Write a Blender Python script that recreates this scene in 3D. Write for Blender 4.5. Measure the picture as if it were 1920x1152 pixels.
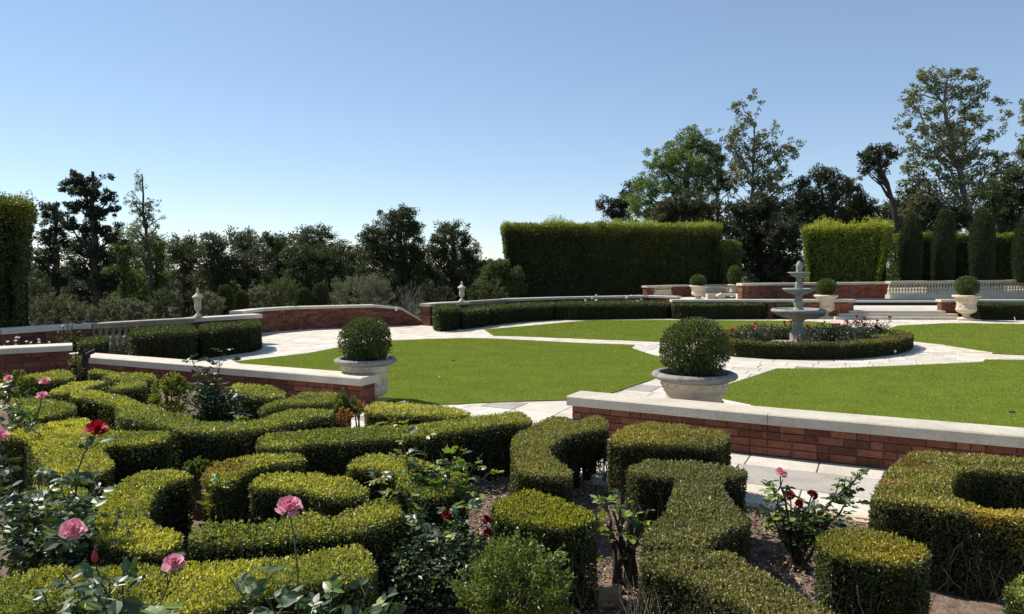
import bpy, math, random
import numpy as np
from mathutils import Vector, Matrix

for o in list(bpy.data.objects):
    bpy.data.objects.remove(o, do_unlink=True)
scene = bpy.context.scene
COL = scene.collection

# ------------------------------------------------------------------ camera
F_PX, CAM_H = 1387.0, 1.77
PITCH = math.atan(76.0 / F_PX)
cam_data = bpy.data.cameras.new("camera")
cam_data.sensor_width = 36.0
cam_data.lens = 36.0 * F_PX / 1920.0
cam_data.clip_start = 0.05
cam_data.clip_end = 2000.0
cam = bpy.data.objects.new("camera", cam_data)
cam.location = (0, 0, CAM_H)
cam.rotation_euler = (math.pi / 2 - PITCH, 0, 0)
COL.objects.link(cam)
scene.camera = cam
scene.render.resolution_x, scene.render.resolution_y = 1024, 614

# ------------------------------------------------------------------ sky, sun
SUN_AZ = math.radians(-60)      # from +Y, negative = to the left
SUN_EL = math.radians(48)
world = bpy.data.worlds.new("World")
scene.world = world
world.use_nodes = True
wn = world.node_tree.nodes
wl = world.node_tree.links
bg = wn["Background"]
sky = wn.new("ShaderNodeTexSky")
sky.sky_type = 'NISHITA'
sky.sun_disc = False
sky.sun_elevation = SUN_EL
sky.sun_rotation = SUN_AZ
sky.altitude = 1000.0
sky.air_density = 0.95
sky.dust_density = 0.0
sky.ozone_density = 4.0
gam = wn.new("ShaderNodeGamma")      # softens the whole sky evenly, as thin summer haze does
gam.inputs[1].default_value = 0.75
wl.new(sky.outputs[0], gam.inputs[0])
wl.new(gam.outputs[0], bg.inputs[0])
bg.inputs[1].default_value = 0.132
sd = bpy.data.lights.new("sun", 'SUN')
sd.energy = 4.1
sd.angle = math.radians(0.53)
sd.color = (1.0, 0.95, 0.87)
sun = bpy.data.objects.new("sun", sd)
sv = Vector((math.sin(SUN_AZ) * math.cos(SUN_EL), math.cos(SUN_AZ) * math.cos(SUN_EL), math.sin(SUN_EL)))
sun.rotation_euler = sv.to_track_quat('Z', 'Y').to_euler()
sun.location = sv * 60
COL.objects.link(sun)
scene.view_settings.view_transform = 'Standard'
scene.view_settings.look = 'None'
scene.view_settings.exposure = 0.75
scene.view_settings.gamma = 1.0
scene.view_settings.use_curve_mapping = False
try:
    scene.cycles.max_bounces = 6
    scene.cycles.transmission_bounces = 4
    scene.cycles.caustics_reflective = False
    scene.cycles.caustics_refractive = False
except Exception:
    pass

# ------------------------------------------------------------------ helpers
R = np.random.default_rng(7)
CP, SP = math.cos(PITCH), math.sin(PITCH)

def ray(px, py):
    u = (px - 960.0) / F_PX
    v = (576.0 - py) / F_PX
    return np.array([u, CP + v * SP, -SP + v * CP])

def G(px, py, z=0.0):
    "world point at height z seen at photo pixel px, py"
    d = ray(px, py)
    return np.array([0, 0, CAM_H]) + d * ((z - CAM_H) / d[2])

def D(px, py, Y):
    "world point at depth Y seen at photo pixel px, py"
    d = ray(px, py)
    return np.array([0, 0, CAM_H]) + d * (Y / d[1])

def S(Y):
    return Y / F_PX          # metres per photo pixel at depth Y

WM = {}                      # world matrix of every object, by name

class Geo:
    def __init__(self):
        self.V, self.F, self.C, self.n = [], [], [], 0
    def add(self, V, F, col=None):
        V = np.asarray(V, dtype=np.float32).reshape(-1, 3)
        F = np.asarray(F, dtype=np.int64)
        if len(F) == 0:
            return
        self.V.append(V)
        self.F.append(F + self.n)
        self.n += len(V)
        c = np.ones((len(F), 4), np.float32)
        if col is not None:
            c[:, :3] = np.asarray(col, np.float32)
        self.C.append(c)
    def mesh(self, name, mat, smooth=False):
        me = bpy.data.meshes.new(name)
        V = np.concatenate(self.V)
        loops = np.concatenate([f.ravel() for f in self.F])
        tot = np.concatenate([np.full(len(f), f.shape[1]) for f in self.F])
        start = np.concatenate([[0], np.cumsum(tot)[:-1]])
        me.vertices.add(len(V))
        me.vertices.foreach_set('co', V.ravel())
        me.loops.add(len(loops))
        me.loops.foreach_set('vertex_index', loops.astype(np.int32))
        me.polygons.add(len(tot))
        me.polygons.foreach_set('loop_start', start.astype(np.int32))
        me.polygons.foreach_set('loop_total', tot.astype(np.int32))
        me.polygons.foreach_set('use_smooth', np.full(len(tot), bool(smooth)))
        at = me.attributes.new('tint', 'FLOAT_COLOR', 'FACE')
        at.data.foreach_set('color', np.concatenate(self.C).ravel())
        me.update(calc_edges=True)
        me.validate()
        if mat is not None:
            me.materials.append(mat)
        return me
    def build(self, name, mat, parent=None, smooth=False, loc=None):
        o = bpy.data.objects.new(name, self.mesh(name, mat, smooth))
        COL.objects.link(o)
        WM[o.name] = Matrix.Identity(4)
        if parent is not None:
            o.parent = parent
            o.matrix_parent_inverse = WM[parent.name].inverted()
        return o

def put(name, me, parent=None, M=None):
    "link an object that shares mesh data; M is its world matrix"
    o = bpy.data.objects.new(name, me)
    COL.objects.link(o)
    if parent is not None:
        o.parent = parent
        o.matrix_parent_inverse = WM[parent.name].inverted()
    if M is not None:
        o.matrix_basis = M
    WM[o.name] = M.copy() if M is not None else Matrix.Identity(4)
    return o

def thing(name, label, cat, loc=(0, 0, 0), group=None):
    o = bpy.data.objects.new(name, None)
    o.empty_display_size = 0.2
    o.location = tuple(float(c) for c in loc)
    COL.objects.link(o)
    WM[o.name] = Matrix.Translation(o.location)
    o['label'] = label
    o['category'] = cat
    if group:
        o['group'] = group
    return o

def tag(o, label, cat, group=None):
    o['label'] = label
    o['category'] = cat
    if group:
        o['group'] = group
    return o

def struct(o):
    o['kind'] = 'structure'
    return o

def stuff(o):
    o['kind'] = 'stuff'
    return o

def unit(v):
    v = np.asarray(v, float)
    n = np.linalg.norm(v, axis=-1, keepdims=True)
    return v / np.maximum(n, 1e-9)

_nd = unit(R.normal(size=(10, 3)))
_np = R.uniform(0, 6.28, 10)
def noise(P, scale=1.0, off=0.0):
    "cheap smooth noise in -1..1"
    P = np.asarray(P, float) * scale + off
    a = 0
    for i in range(5):
        a = a + np.sin(P @ _nd[i] * (1 + .35 * i) + _np[i] + 1.3 * np.sin(P @ _nd[9 - i] * 1.7 + _np[9 - i]))
    return a / 3.4

def tube(g, pts, rad, sides=6, col=None, cap=False):
    pts = np.asarray(pts, float)
    n = len(pts)
    rad = np.full(n, rad, float) if np.isscalar(rad) else np.asarray(rad, float)
    t = np.gradient(pts, axis=0)
    t = unit(t)
    ref = np.array([0.31, 0.17, 0.93])
    if abs(t[0] @ ref) > .9:
        ref = np.array([1., .1, 0])
    a = unit(np.cross(t, ref))
    b = np.cross(t, a)
    ang = np.linspace(0, 2 * math.pi, sides, endpoint=False)
    V = pts[:, None, :] + rad[:, None, None] * (np.cos(ang)[None, :, None] * a[:, None, :] + np.sin(ang)[None, :, None] * b[:, None, :])
    F = []
    for i in range(n - 1):
        for k in range(sides):
            k2 = (k + 1) % sides
            F.append((i * sides + k, i * sides + k2, (i + 1) * sides + k2, (i + 1) * sides + k))
    g.add(V.reshape(-1, 3), F, col)

def curve_pts(p0, p1, n=6, sag=0.0, wob=0.0, rng=R):
    t = np.linspace(0, 1, n)[:, None]
    p = p0 + (p1 - p0) * t
    p[:, 2] += sag * 4 * t[:, 0] * (1 - t[:, 0])
    if wob:
        w = rng.normal(size=(n, 3)) * wob
        w[0] = 0
        w[-1] = 0
        p = p + w
    return p

def lathe(g, prof, seg=32, c=(0, 0, 0), mod=None, col=None, sq=None):
    "prof: list of (r, z). mod(r, z, theta, i) -> r"
    th = np.linspace(0, 2 * math.pi, seg, endpoint=False)
    V = []
    for i, (r, z) in enumerate(prof):
        rr = np.full(seg, float(r))
        if mod is not None:
            rr = mod(rr, z, th, i)
        V.append(np.stack([c[0] + rr * np.cos(th), c[1] + rr * np.sin(th), np.full(seg, c[2] + z)], 1))
    n = len(prof)
    F = []
    for i in range(n - 1):
        for k in range(seg):
            k2 = (k + 1) % seg
            F.append((i * seg + k, i * seg + k2, (i + 1) * seg + k2, (i + 1) * seg + k))
    g.add(np.concatenate(V), F, col)

BOXF = np.array([(0, 3, 2, 1), (4, 5, 6, 7), (0, 1, 5, 4), (1, 2, 6, 5), (2, 3, 7, 6), (3, 0, 4, 7)])
def box(g, c, ux, uy, h, col=None, uz=(0, 0, 1), jit=0.0):
    "c: base centre; ux, uy half-extent vectors; h height"
    c, ux, uy, uz = [np.asarray(a, float) for a in (c, ux, uy, uz)]
    V = [c - ux - uy, c + ux - uy, c + ux + uy, c - ux + uy]
    V = np.array(V + [v + uz * h for v in V])
    if jit:
        V = V + R.uniform(-jit, jit, V.shape)
    g.add(V, BOXF, col)

def prism(g, poly, z0, z1, col=None, rnd=0.0):
    "closed polygon extruded; rnd chamfers the top edge"
    p = np.asarray(poly, float)[:, :2]
    n = len(p)
    rings = [(p, z0), (p, z1)] if not rnd else [(p, z0), (p, z1 - rnd), (inset(p, rnd), z1)]
    V = np.concatenate([np.c_[q, np.full(n, z)] for q, z in rings])
    F = []
    for r in range(len(rings) - 1):
        for k in range(n):
            k2 = (k + 1) % n
            F.append((r * n + k, r * n + k2, (r + 1) * n + k2, (r + 1) * n + k))
    g.add(V, F, col)
    last = (len(rings) - 1) * n
    g.add(V[last:], [list(range(n))], col)

def ccw(p):
    p = np.asarray(p, float)[:, :2]
    a = np.sum(p[:, 0] * np.roll(p[:, 1], -1) - np.roll(p[:, 0], -1) * p[:, 1])
    return p if a > 0 else p[::-1].copy()

def inset(p, d):
    e = unit(np.roll(p, -1, 0) - p)
    nrm = np.stack([-e[:, 1], e[:, 0]], 1)
    a = nrm + np.roll(nrm, 1, 0)
    a = unit(a)
    c = np.clip(np.sum(a * nrm, 1, keepdims=True), .6, 1)
    return p + a * d / c

def chaikin(p, it=1):
    for _ in range(it):
        q = np.roll(p, -1, 0)
        p = np.stack([p * .84 + q * .16, p * .16 + q * .84], 1).reshape(-1, 2)
    return p

def resample(p, step):
    out = []
    for a, b in zip(p, np.roll(p, -1, 0)):
        L = np.linalg.norm(b - a)
        n = max(1, int(round(L / step)))
        for k in range(n):
            out.append(a + (b - a) * k / n)
    return np.array(out)

def area(p):
    return abs(np.sum(p[:, 0] * np.roll(p[:, 1], -1) - np.roll(p[:, 0], -1) * p[:, 1])) / 2

def inside(P, poly):
    x, y = P[:, 0], P[:, 1]
    r = np.zeros(len(P), bool)
    for a, b in zip(poly, np.roll(poly, -1, 0)):
        c = (a[1] > y) != (b[1] > y)
        with np.errstate(divide='ignore', invalid='ignore'):
            r ^= c & (x < (b[0] - a[0]) * (y - a[1]) / (b[1] - a[1]) + a[0])
    return r

def edge_dist(P, poly):
    "distance to the outline and unit vector away from the nearest point of it"
    best = np.full(len(P), 1e9)
    vec = np.zeros((len(P), 2))
    for a, b in zip(poly, np.roll(poly, -1, 0)):
        ab = b - a
        t = np.clip(((P - a) @ ab) / max(ab @ ab, 1e-12), 0, 1)
        d = P - (a + t[:, None] * ab)
        L = np.linalg.norm(d, axis=1)
        m = L < best
        best[m] = L[m]
        vec[m] = d[m]
    return best, unit(vec)

def sample_in(poly, n, rng=R):
    lo, hi = poly.min(0), poly.max(0)
    out = []
    got = 0
    fr = max(area(poly) / np.prod(hi - lo), .02)
    while got < n:
        P = rng.uniform(lo, hi, (int((n - got) / fr * 1.1) + 16, 2))
        P = P[inside(P, poly)]
        out.append(P)
        got += len(P)
    return np.concatenate(out)[:n]

def leaf_quads(g, P, Dr, L, W, col, rng=R, fold=.18, face=None, tri=False):
    "one folded leaf per point: P base, Dr direction, L, W arrays"
    n = len(P)
    if n == 0:
        return
    Dr = unit(Dr)
    ref = rng.normal(size=(n, 3)) if face is None else unit(face + rng.normal(size=(n, 3)) * .45)
    s = unit(np.cross(Dr, ref))
    nn = np.cross(s, Dr)
    L = np.broadcast_to(L, (n,))[:, None]
    W = np.broadcast_to(W, (n,))[:, None]
    tip = P + Dr * L - nn * L * .12
    if tri:
        V = np.stack([P + Dr * L * .2 - s * W * .5, P + Dr * L * .1 + s * W * .5, tip], 1).reshape(-1, 3)
        g.add(V, np.arange(3 * n).reshape(n, 3), col)
        return
    mid = P + Dr * L * .48
    V = np.stack([P, mid + s * W * .5 + nn * W * fold, tip, mid - s * W * .5 + nn * W * fold], 1).reshape(-1, 3)
    Fq = np.arange(4 * n).reshape(n, 4)
    g.add(V, Fq, col)

def mixc(a, b, t):
    t = np.asarray(t)[:, None]
    return np.asarray(a) * (1 - t) + np.asarray(b) * t

# ------------------------------------------------------------------ materials
def mat_new(name):
    m = bpy.data.materials.new(name)
    m.use_nodes = True
    nt = m.node_tree
    return m, nt, nt.nodes, nt.links, nt.nodes["Principled BSDF"]

def leaf_mat(name, rough=.5, spec=.35, trans=.35, tcol=(1.25, 1.3, .55)):
    m, nt, n, l, p = mat_new(name)
    at = n.new("ShaderNodeAttribute")
    at.attribute_name = 'tint'
    l.new(at.outputs['Color'], p.inputs['Base Color'])
    p.inputs['Roughness'].default_value = rough
    p.inputs['Specular IOR Level'].default_value = spec
    tr = n.new("ShaderNodeBsdfTranslucent")
    mul = n.new("ShaderNodeMix")
    mul.data_type = 'RGBA'
    mul.blend_type = 'MULTIPLY'
    mul.inputs['Factor'].default_value = 1
    l.new(at.outputs['Color'], mul.inputs['A'])
    mul.inputs['B'].default_value = (*tcol, 1)
    l.new(mul.outputs['Result'], tr.inputs['Color'])
    mx = n.new("ShaderNodeMixShader")
    mx.inputs[0].default_value = trans
    l.new(p.outputs[0], mx.inputs[1])
    l.new(tr.outputs[0], mx.inputs[2])
    l.new(mx.outputs[0], n["Material Output"].inputs[0])
    return m

def tint_mat(name, rough=.8, spec=.2, bump=0.0, bscale=60.0, var=.25, vscale=6.0, detail=6):
    "solid material: face tint times noise, with fine relief"
    m, nt, n, l, p = mat_new(name)
    at = n.new("ShaderNodeAttribute")
    at.attribute_name = 'tint'
    tc = n.new("ShaderNodeTexCoord")
    ns = n.new("ShaderNodeTexNoise")
    ns.inputs['Scale'].default_value = vscale
    ns.inputs['Detail'].default_value = detail
    ns.inputs['Roughness'].default_value = .65
    l.new(tc.outputs['Object'], ns.inputs['Vector'])
    mr = n.new("ShaderNodeMapRange")
    mr.inputs[1].default_value = .3
    mr.inputs[2].default_value = .7
    mr.inputs[3].default_value = 1 - var
    mr.inputs[4].default_value = 1 + var
    l.new(ns.outputs[0], mr.inputs[0])
    hs = n.new("ShaderNodeVectorMath")
    hs.operation = 'SCALE'
    l.new(at.outputs['Color'], hs.inputs[0])
    l.new(mr.outputs[0], hs.inputs['Scale'])
    l.new(hs.outputs[0], p.inputs['Base Color'])
    p.inputs['Roughness'].default_value = rough
    p.inputs['Specular IOR Level'].default_value = spec
    if bump:
        nb = n.new("ShaderNodeTexNoise")
        nb.inputs['Scale'].default_value = bscale
        nb.inputs['Detail'].default_value = 5
        l.new(tc.outputs['Object'], nb.inputs['Vector'])
        b = n.new("ShaderNodeBump")
        b.inputs['Strength'].default_value = bump
        b.inputs['Distance'].default_value = .02
        l.new(nb.outputs[0], b.inputs['Height'])
        l.new(b.outputs[0], p.inputs['Normal'])
    return m

def stone_mat(name, base, dirt, rough=.75, scale=3.0, streak=(1, 1, 1), amount=.55, bump=.25, rnd=0.0, lo=.42, hi=.72):
    "weathered stone: base colour with stains that have their own shape"
    m, nt, n, l, p = mat_new(name)
    tc = n.new("ShaderNodeTexCoord")
    mp = n.new("ShaderNodeMapping")
    mp.inputs['Scale'].default_value = streak
    geo = n.new("ShaderNodeNewGeometry")
    l.new(geo.outputs['Position'], mp.inputs['Vector'])
    n1 = n.new("ShaderNodeTexNoise")
    n1.inputs['Scale'].default_value = scale
    n1.inputs['Detail'].default_value = 8
    n1.inputs['Roughness'].default_value = .68
    n1.inputs['Distortion'].default_value = .4
    l.new(mp.outputs[0], n1.inputs['Vector'])
    r1 = n.new("ShaderNodeMapRange")
    r1.inputs[1].default_value = lo
    r1.inputs[2].default_value = hi
    r1.inputs[3].default_value = 0
    r1.inputs[4].default_value = amount
    l.new(n1.outputs[0], r1.inputs[0])
    mx = n.new("ShaderNodeMix")
    mx.data_type = 'RGBA'
    mx.inputs['A'].default_value = (*base, 1)
    mx.inputs['B'].default_value = (*dirt, 1)
    l.new(r1.outputs[0], mx.inputs['Factor'])
    out = mx.outputs['Result']
    n2 = n.new("ShaderNodeTexNoise")
    n2.inputs['Scale'].default_value = 45
    n2.inputs['Detail'].default_value = 6
    l.new(geo.outputs['Position'], n2.inputs['Vector'])
    r2 = n.new("ShaderNodeMapRange")
    r2.inputs[1].default_value = .3
    r2.inputs[2].default_value = .7
    r2.inputs[3].default_value = .86
    r2.inputs[4].default_value = 1.1
    l.new(n2.outputs[0], r2.inputs[0])
    sc = n.new("ShaderNodeVectorMath")
    sc.operation = 'SCALE'
    l.new(out, sc.inputs[0])
    l.new(r2.outputs[0], sc.inputs['Scale'])
    out = sc.outputs[0]
    if rnd:
        oi = n.new("ShaderNodeObjectInfo")
        r3 = n.new("ShaderNodeMapRange")
        r3.inputs[3].default_value = 1 - rnd
        r3.inputs[4].default_value = 1 + rnd * .4
        l.new(oi.outputs['Random'], r3.inputs[0])
        s2 = n.new("ShaderNodeVectorMath")
        s2.operation = 'SCALE'
        l.new(out, s2.inputs[0])
        l.new(r3.outputs[0], s2.inputs['Scale'])
        out = s2.outputs[0]
    at = n.new("ShaderNodeAttribute")
    at.attribute_name = 'tint'
    mm = n.new("ShaderNodeMix")
    mm.data_type = 'RGBA'
    mm.blend_type = 'MULTIPLY'
    mm.inputs['Factor'].default_value = 1
    l.new(out, mm.inputs['A'])
    l.new(at.outputs['Color'], mm.inputs['B'])
    l.new(mm.outputs['Result'], p.inputs['Base Color'])
    p.inputs['Roughness'].default_value = rough
    p.inputs['Specular IOR Level'].default_value = .25
    b = n.new("ShaderNodeBump")
    b.inputs['Strength'].default_value = bump
    b.inputs['Distance'].default_value = .01
    l.new(n2.outputs[0], b.inputs['Height'])
    l.new(b.outputs[0], p.inputs['Normal'])
    return m

M_BOX = leaf_mat('box_leaf', rough=.46, spec=.5, trans=.34, tcol=(1.35, 1.3, .5))
M_DARKLEAF = leaf_mat('dark_leaf', rough=.5, spec=.3, trans=.22, tcol=(1.2, 1.25, .6))
M_TREELEAF = leaf_mat('tree_leaf', rough=.55, spec=.25, trans=.25, tcol=(1.2, 1.25, .6))
M_ROSELEAF = leaf_mat('rose_leaf', rough=.42, spec=.5, trans=.28, tcol=(1.5, 1.5, .45))
M_PETAL = leaf_mat('rose_petal', rough=.55, spec=.2, trans=.35, tcol=(1.2, .9, .9))
M_GRASS = leaf_mat('grass_blade', rough=.5, spec=.3, trans=.3, tcol=(1.2, 1.2, .6))
M_WOOD = tint_mat('bark', rough=.9, bump=.6, bscale=40, var=.35, vscale=12)
M_CORE = tint_mat('hedge_wood', rough=1, spec=.0, bump=.8, bscale=50, var=.5, vscale=25)
M_SOIL = tint_mat('mulch', rough=1, spec=.05, bump=1.0, bscale=30, var=.45, vscale=14)
M_GROUND = tint_mat('earth', rough=1, spec=.05, bump=.6, bscale=3, var=.4, vscale=.6)
M_TURF = tint_mat('turf_base', rough=1, spec=.05, bump=.5, bscale=160, var=.22, vscale=1.6)
M_BRICKV = tint_mat('brick_far', rough=.9, spec=.1, bump=.3, bscale=40, var=.25, vscale=9)
M_BRICK = stone_mat('brick', (.235, .088, .054), (.10, .045, .032), rough=.9, scale=11, amount=.85, bump=.9, rnd=.5)
M_MORTAR = tint_mat('mortar', rough=1, spec=.05, bump=.6, bscale=60, var=.3, vscale=20)
M_COPING = stone_mat('limestone_coping', (.60, .54, .43), (.34, .29, .22), rough=.7, scale=2.6, amount=.55, rnd=.1)
M_SLAB = stone_mat('travertine_slab', (.64, .59, .50), (.37, .29, .21), rough=.6, scale=2.6, streak=(1.0, 1.0, 1.0), amount=.6, rnd=.16, bump=.2, lo=.45, hi=.75)
M_SLABV = stone_mat('travertine_far', (.65, .60, .51), (.40, .29, .19), rough=.6, scale=3.2, amount=.8, bump=.2, lo=.45, hi=.75)
M_URN = stone_mat('cast_stone_urn', (.66, .55, .40), (.36, .30, .23), rough=.8, scale=7, amount=.6, bump=.5)
M_LIP = stone_mat('weathered_lip', (.30, .28, .255), (.12, .12, .12), rough=.85, scale=9, amount=.8, bump=.5)
M_FOUNT = stone_mat('grey_green_stone', (.265, .28, .245), (.09, .105, .09), rough=.6, scale=8, amount=.75, bump=.4)
M_BALU = stone_mat('pale_balustrade', (.64, .56, .42), (.38, .32, .24), rough=.8, scale=4, amount=.6, bump=.4)
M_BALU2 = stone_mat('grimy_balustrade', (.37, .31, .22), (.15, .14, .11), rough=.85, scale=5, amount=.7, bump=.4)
M_MISC = tint_mat('painted', rough=.6, spec=.3, bump=.1, var=.1)
# ------------------------------------------------------------------ layout
# the low wall between rose garden and court: front top edge
WL = [G(118, 664.5, .406)[:2], G(480, 692.5, .406)[:2], G(675, 708, .406)[:2]]
WR = [G(1073, 742, .406)[:2], G(1440, 775.5, .406)[:2], G(1920, 816, .406)[:2]]
U = unit(WR[2] - WL[0])                 # along the wall, to the right
N = np.array([-U[1], U[0]])             # away from the camera
ANG = math.atan2(U[1], U[0])
WR.append(WR[2] + U * 3.2)

def gp(pts, z=0.0):
    return np.array([G(x, y, z)[:2] for x, y in pts])

LAWNS = {
 'a': gp([(440, 679), (575, 664), (640, 651.5), (720, 640), (800, 637), (870, 635), (930, 636), (1025, 641), (1100, 645),
          (1170, 647), (1190, 648.5), (1182, 653), (1219, 665.6), (1240, 671), (1262, 682), (1262, 694), (1223, 712.5),
          (1157, 735), (1115, 747), (1074, 751), (960, 754), (855, 759), (760, 760), (700, 753), (600, 726)]),
 'b': gp([(1310, 740), (1364, 722), (1421, 704), (1456, 692.4), (1553, 692.4), (1713, 686), (1842, 680), (1847, 675.5),
          (1920, 676), (2250, 684), (2250, 850), (1920, 818), (1450, 768)]),
 'c': gp([(908, 619), (925, 630), (1000, 632), (1100, 636.3), (1240, 641.7), (1290, 643), (1335, 634), (1360, 622), (1420, 615),
          (1500, 614), (1588, 616.5), (1593, 611.7), (1527, 604), (1460, 602.5), (1352, 601.7), (1227, 600.8), (1102, 602), (1012, 610)]),
 'd': gp([(1683, 611.7), (1770, 607.5), (1808, 607), (1920, 608.7), (2150, 612), (2150, 674), (1920, 666.7), (1860, 664),
          (1862, 661), (1833, 657.5), (1767, 646.7), (1712, 641), (1700, 628), (1668, 617)]),
}
# front edge of the paved strip before the wall
BED0 = WL[0] - N * 1.5 - U * 4
BED1 = WR[2] - N * 1.62 + U * 5
COURT = ccw(np.array([BED0, BED1, [21, 6], [21, 24.6], G(1905, 601)[:2], G(1580, 599)[:2], G(1260, 595)[:2], G(1040, 594)[:2], G(812, 610)[:2],
                      G(800, 609)[:2], G(650, 610)[:2], G(480, 619)[:2], G(487, 640)[:2], G(240, 660)[:2], G(120, 650)[:2], G(0, 655)[:2] - [2, 0]]))

# ------------------------------------------------------------------ ground
def ground_h(P):
    d, _ = edge_dist(P, COURT)
    d = np.where(inside(P, COURT), 0, d)
    t = np.clip((d - 1.2) / 26, 0, 1)
    t = t * t * (3 - 2 * t)
    w = np.clip((13 - P[:, 0]) / 10, 0, 1) * np.clip((P[:, 1] - 4) / 8, 0, 1)
    return -.09 - 3.6 * t * w + .25 * noise(np.c_[P, P[:, 0] * 0], .12) * np.clip((d - 4) / 10, 0, 1)
xs = np.concatenate([-np.geomspace(45, 900, 12)[::-1], np.arange(-42, 43, 1.5), np.geomspace(45, 900, 12)])
ys = np.concatenate([[-60, -20, -8], np.arange(-4, 72, 1.5), np.geomspace(75, 1200, 14)])
gx, gy = np.meshgrid(xs, ys)
PP = np.c_[gx.ravel(), gy.ravel()]
gz = ground_h(PP)
nx = len(xs)
idx = np.arange(nx * len(ys)).reshape(len(ys), nx)
Fg = np.stack([idx[:-1, :-1], idx[:-1, 1:], idx[1:, 1:], idx[1:, :-1]], -1).reshape(-1, 4)
g = Geo()
g.add(np.c_[PP, gz], Fg, (.055, .055, .028))
struct(g.build('ground', M_GROUND, smooth=True))

# soil of the rose garden
g = Geo()
bedp = np.array([BED0, BED0 - N * 8 - U * 3, BED1 - N * 8, BED1])
bx = np.linspace(0, 1, 90)
by = np.linspace(0, 1, 60)
A = bedp[0] + (bedp[3] - bedp[0]) * bx[:, None]
B = bedp[1] + (bedp[2] - bedp[1]) * bx[:, None]
Pb = (A[None] + (B - A)[None] * by[:, None, None]).reshape(-1, 2)
zb = .025 + .018 * noise(np.c_[Pb, Pb[:, 0] * 0], 4) + R.normal(size=len(Pb)) * .006
ii = np.arange(len(Pb)).reshape(60, 90)
Fb = np.stack([ii[:-1, :-1], ii[1:, :-1], ii[1:, 1:], ii[:-1, 1:]], -1).reshape(-1, 4)
g.add(np.c_[Pb, zb], Fb, (.17, .12, .09))
struct(g.build('soil', M_SOIL, smooth=True))
# planting soil along the foot of the left low wall
g = Geo()
q0, q1 = WL[0] - U * 3.5, WL[2] - U * 1.1
qq = np.array([q0 - N * 1.9, q1 - N * 1.9, q1 - N * .02, WL[1] - N * .02, q0 - N * .02])
qq = resample(ccw(qq), .3)
prism(g, qq, -.02, .03, (.17, .12, .09))
struct(g.build('soil', M_SOIL))
# leaf litter on the soil
g = Geo()
Pl = sample_in(ccw(gp([(560, 1160), (700, 900), (1000, 900), (1420, 960), (1700, 1000), (1700, 1160), (1300, 1200)])), 9000)
Pl = np.c_[Pl, np.full(len(Pl), .045) + R.uniform(0, .02, len(Pl))]
dl = R.normal(size=Pl.shape) * [1, 1, .3]
leaf_quads(g, Pl, dl, R.uniform(.015, .045, len(Pl)), R.uniform(.01, .022, len(Pl)),
           mixc((.18, .12, .08), (.48, .37, .27), R.uniform(0, 1, len(Pl)) ** 1.3), face=np.array([0, 0, 1.]))
tag(stuff(g.build('leaf_litter', M_SOIL)), 'dry brown leaf litter scattered on the rose bed soil', 'leaf litter')

# ------------------------------------------------------------------ paving: every slab has its own edges
g = Geo()
prism(g, inset(COURT, -.4), -.07, -.012, (.25, .22, .17))
court = struct(g.build('court_paving', M_MORTAR))
lawn_in = [inset(ccw(p), .12) for p in LAWNS.values()]
slabs = []
rng = np.random.default_rng(3)
o0 = WR[0] - N * 1.62
v = -.0
while v < 26:
    rh = rng.choice([.38, .46, .58])
    u = -16 - rng.uniform(0, .8)
    while u < 26:
        rl = rng.choice([.45, .6, .6, .78, .92])
        c = o0 + U * (u + rl / 2) + N * (v + rh / 2)
        slabs.append((c, rl, rh))
        u += rl
    v += rh
cs = np.array([s[0] for s in slabs])
keep = inside(cs, inset(COURT, -.1))
for p in lawn_in:
    allin = np.ones(len(cs), bool)
    for su in (-1, 1):
        for sw in (-1, 1):
            q = np.array([s[0] + U * s[1] / 2 * su + N * s[2] / 2 * sw for s in slabs])
            allin &= inside(q, p)
    keep &= ~allin
slabs = [s for s, k in zip(slabs, keep) if k]
slabs.sort(key=lambda s: np.hypot(*s[0]) + (0 if abs(math.atan2(s[0][0], s[0][1])) < .66 else 40))
sm = []
for k in range(5):
    gg = Geo()
    q = np.array([[-.5, -.5], [.5, -.5], [.5, .5], [-.5, .5]])
    V = np.concatenate([np.c_[q, np.zeros(4)], np.c_[q, np.full(4, .9)], np.c_[q * .985, np.full(4, 1.0)]])
    Fq = [(i + r * 4, (i + 1) % 4 + r * 4, (i + 1) % 4 + (r + 1) * 4, i + (r + 1) * 4) for r in range(2) for i in range(4)]
    gg.add(V, Fq)
    gg.add(V[8:], [(0, 1, 2, 3)])
    tn = [(1, 1, 1), (.97, .95, .93), (1.02, 1, .95), (.9, .89, .9), (.58, .57, .58)][k]
    for c in gg.C:
        c[:, :3] = tn
    sm.append(gg.mesh('paving_slab', M_SLAB))
far = Geo()
grey_i = int(np.argmin([np.linalg.norm(s[0] - G(1528, 914)[:2]) for s in slabs]))
for i, (c, rl, rh) in enumerate(slabs):
    top = rng.uniform(-.0015, .0025)
    if i < 300:
        M = Matrix.Translation((c[0], c[1], -.045)) @ Matrix.Rotation(ANG, 4, 'Z') @ Matrix.Diagonal((rl - .009, rh - .009, .045 + top, 1))
        kk = rng.choice(5, p=[.42, .22, .22, .10, .04])
        put('paving_slab', sm[4 if i == grey_i else kk], court, M)
    else:
        t = rng.uniform(.9, 1.05)
        box(far, (c[0], c[1], -.045), np.r_[U, 0] * (rl - .01) / 2, np.r_[N, 0] * (rh - .01) / 2, .045 + top, (t, t * rng.uniform(.96, 1), t * rng.uniform(.9, 1)))
o = stuff(far.build('paving_slabs', M_SLABV, court))

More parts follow.
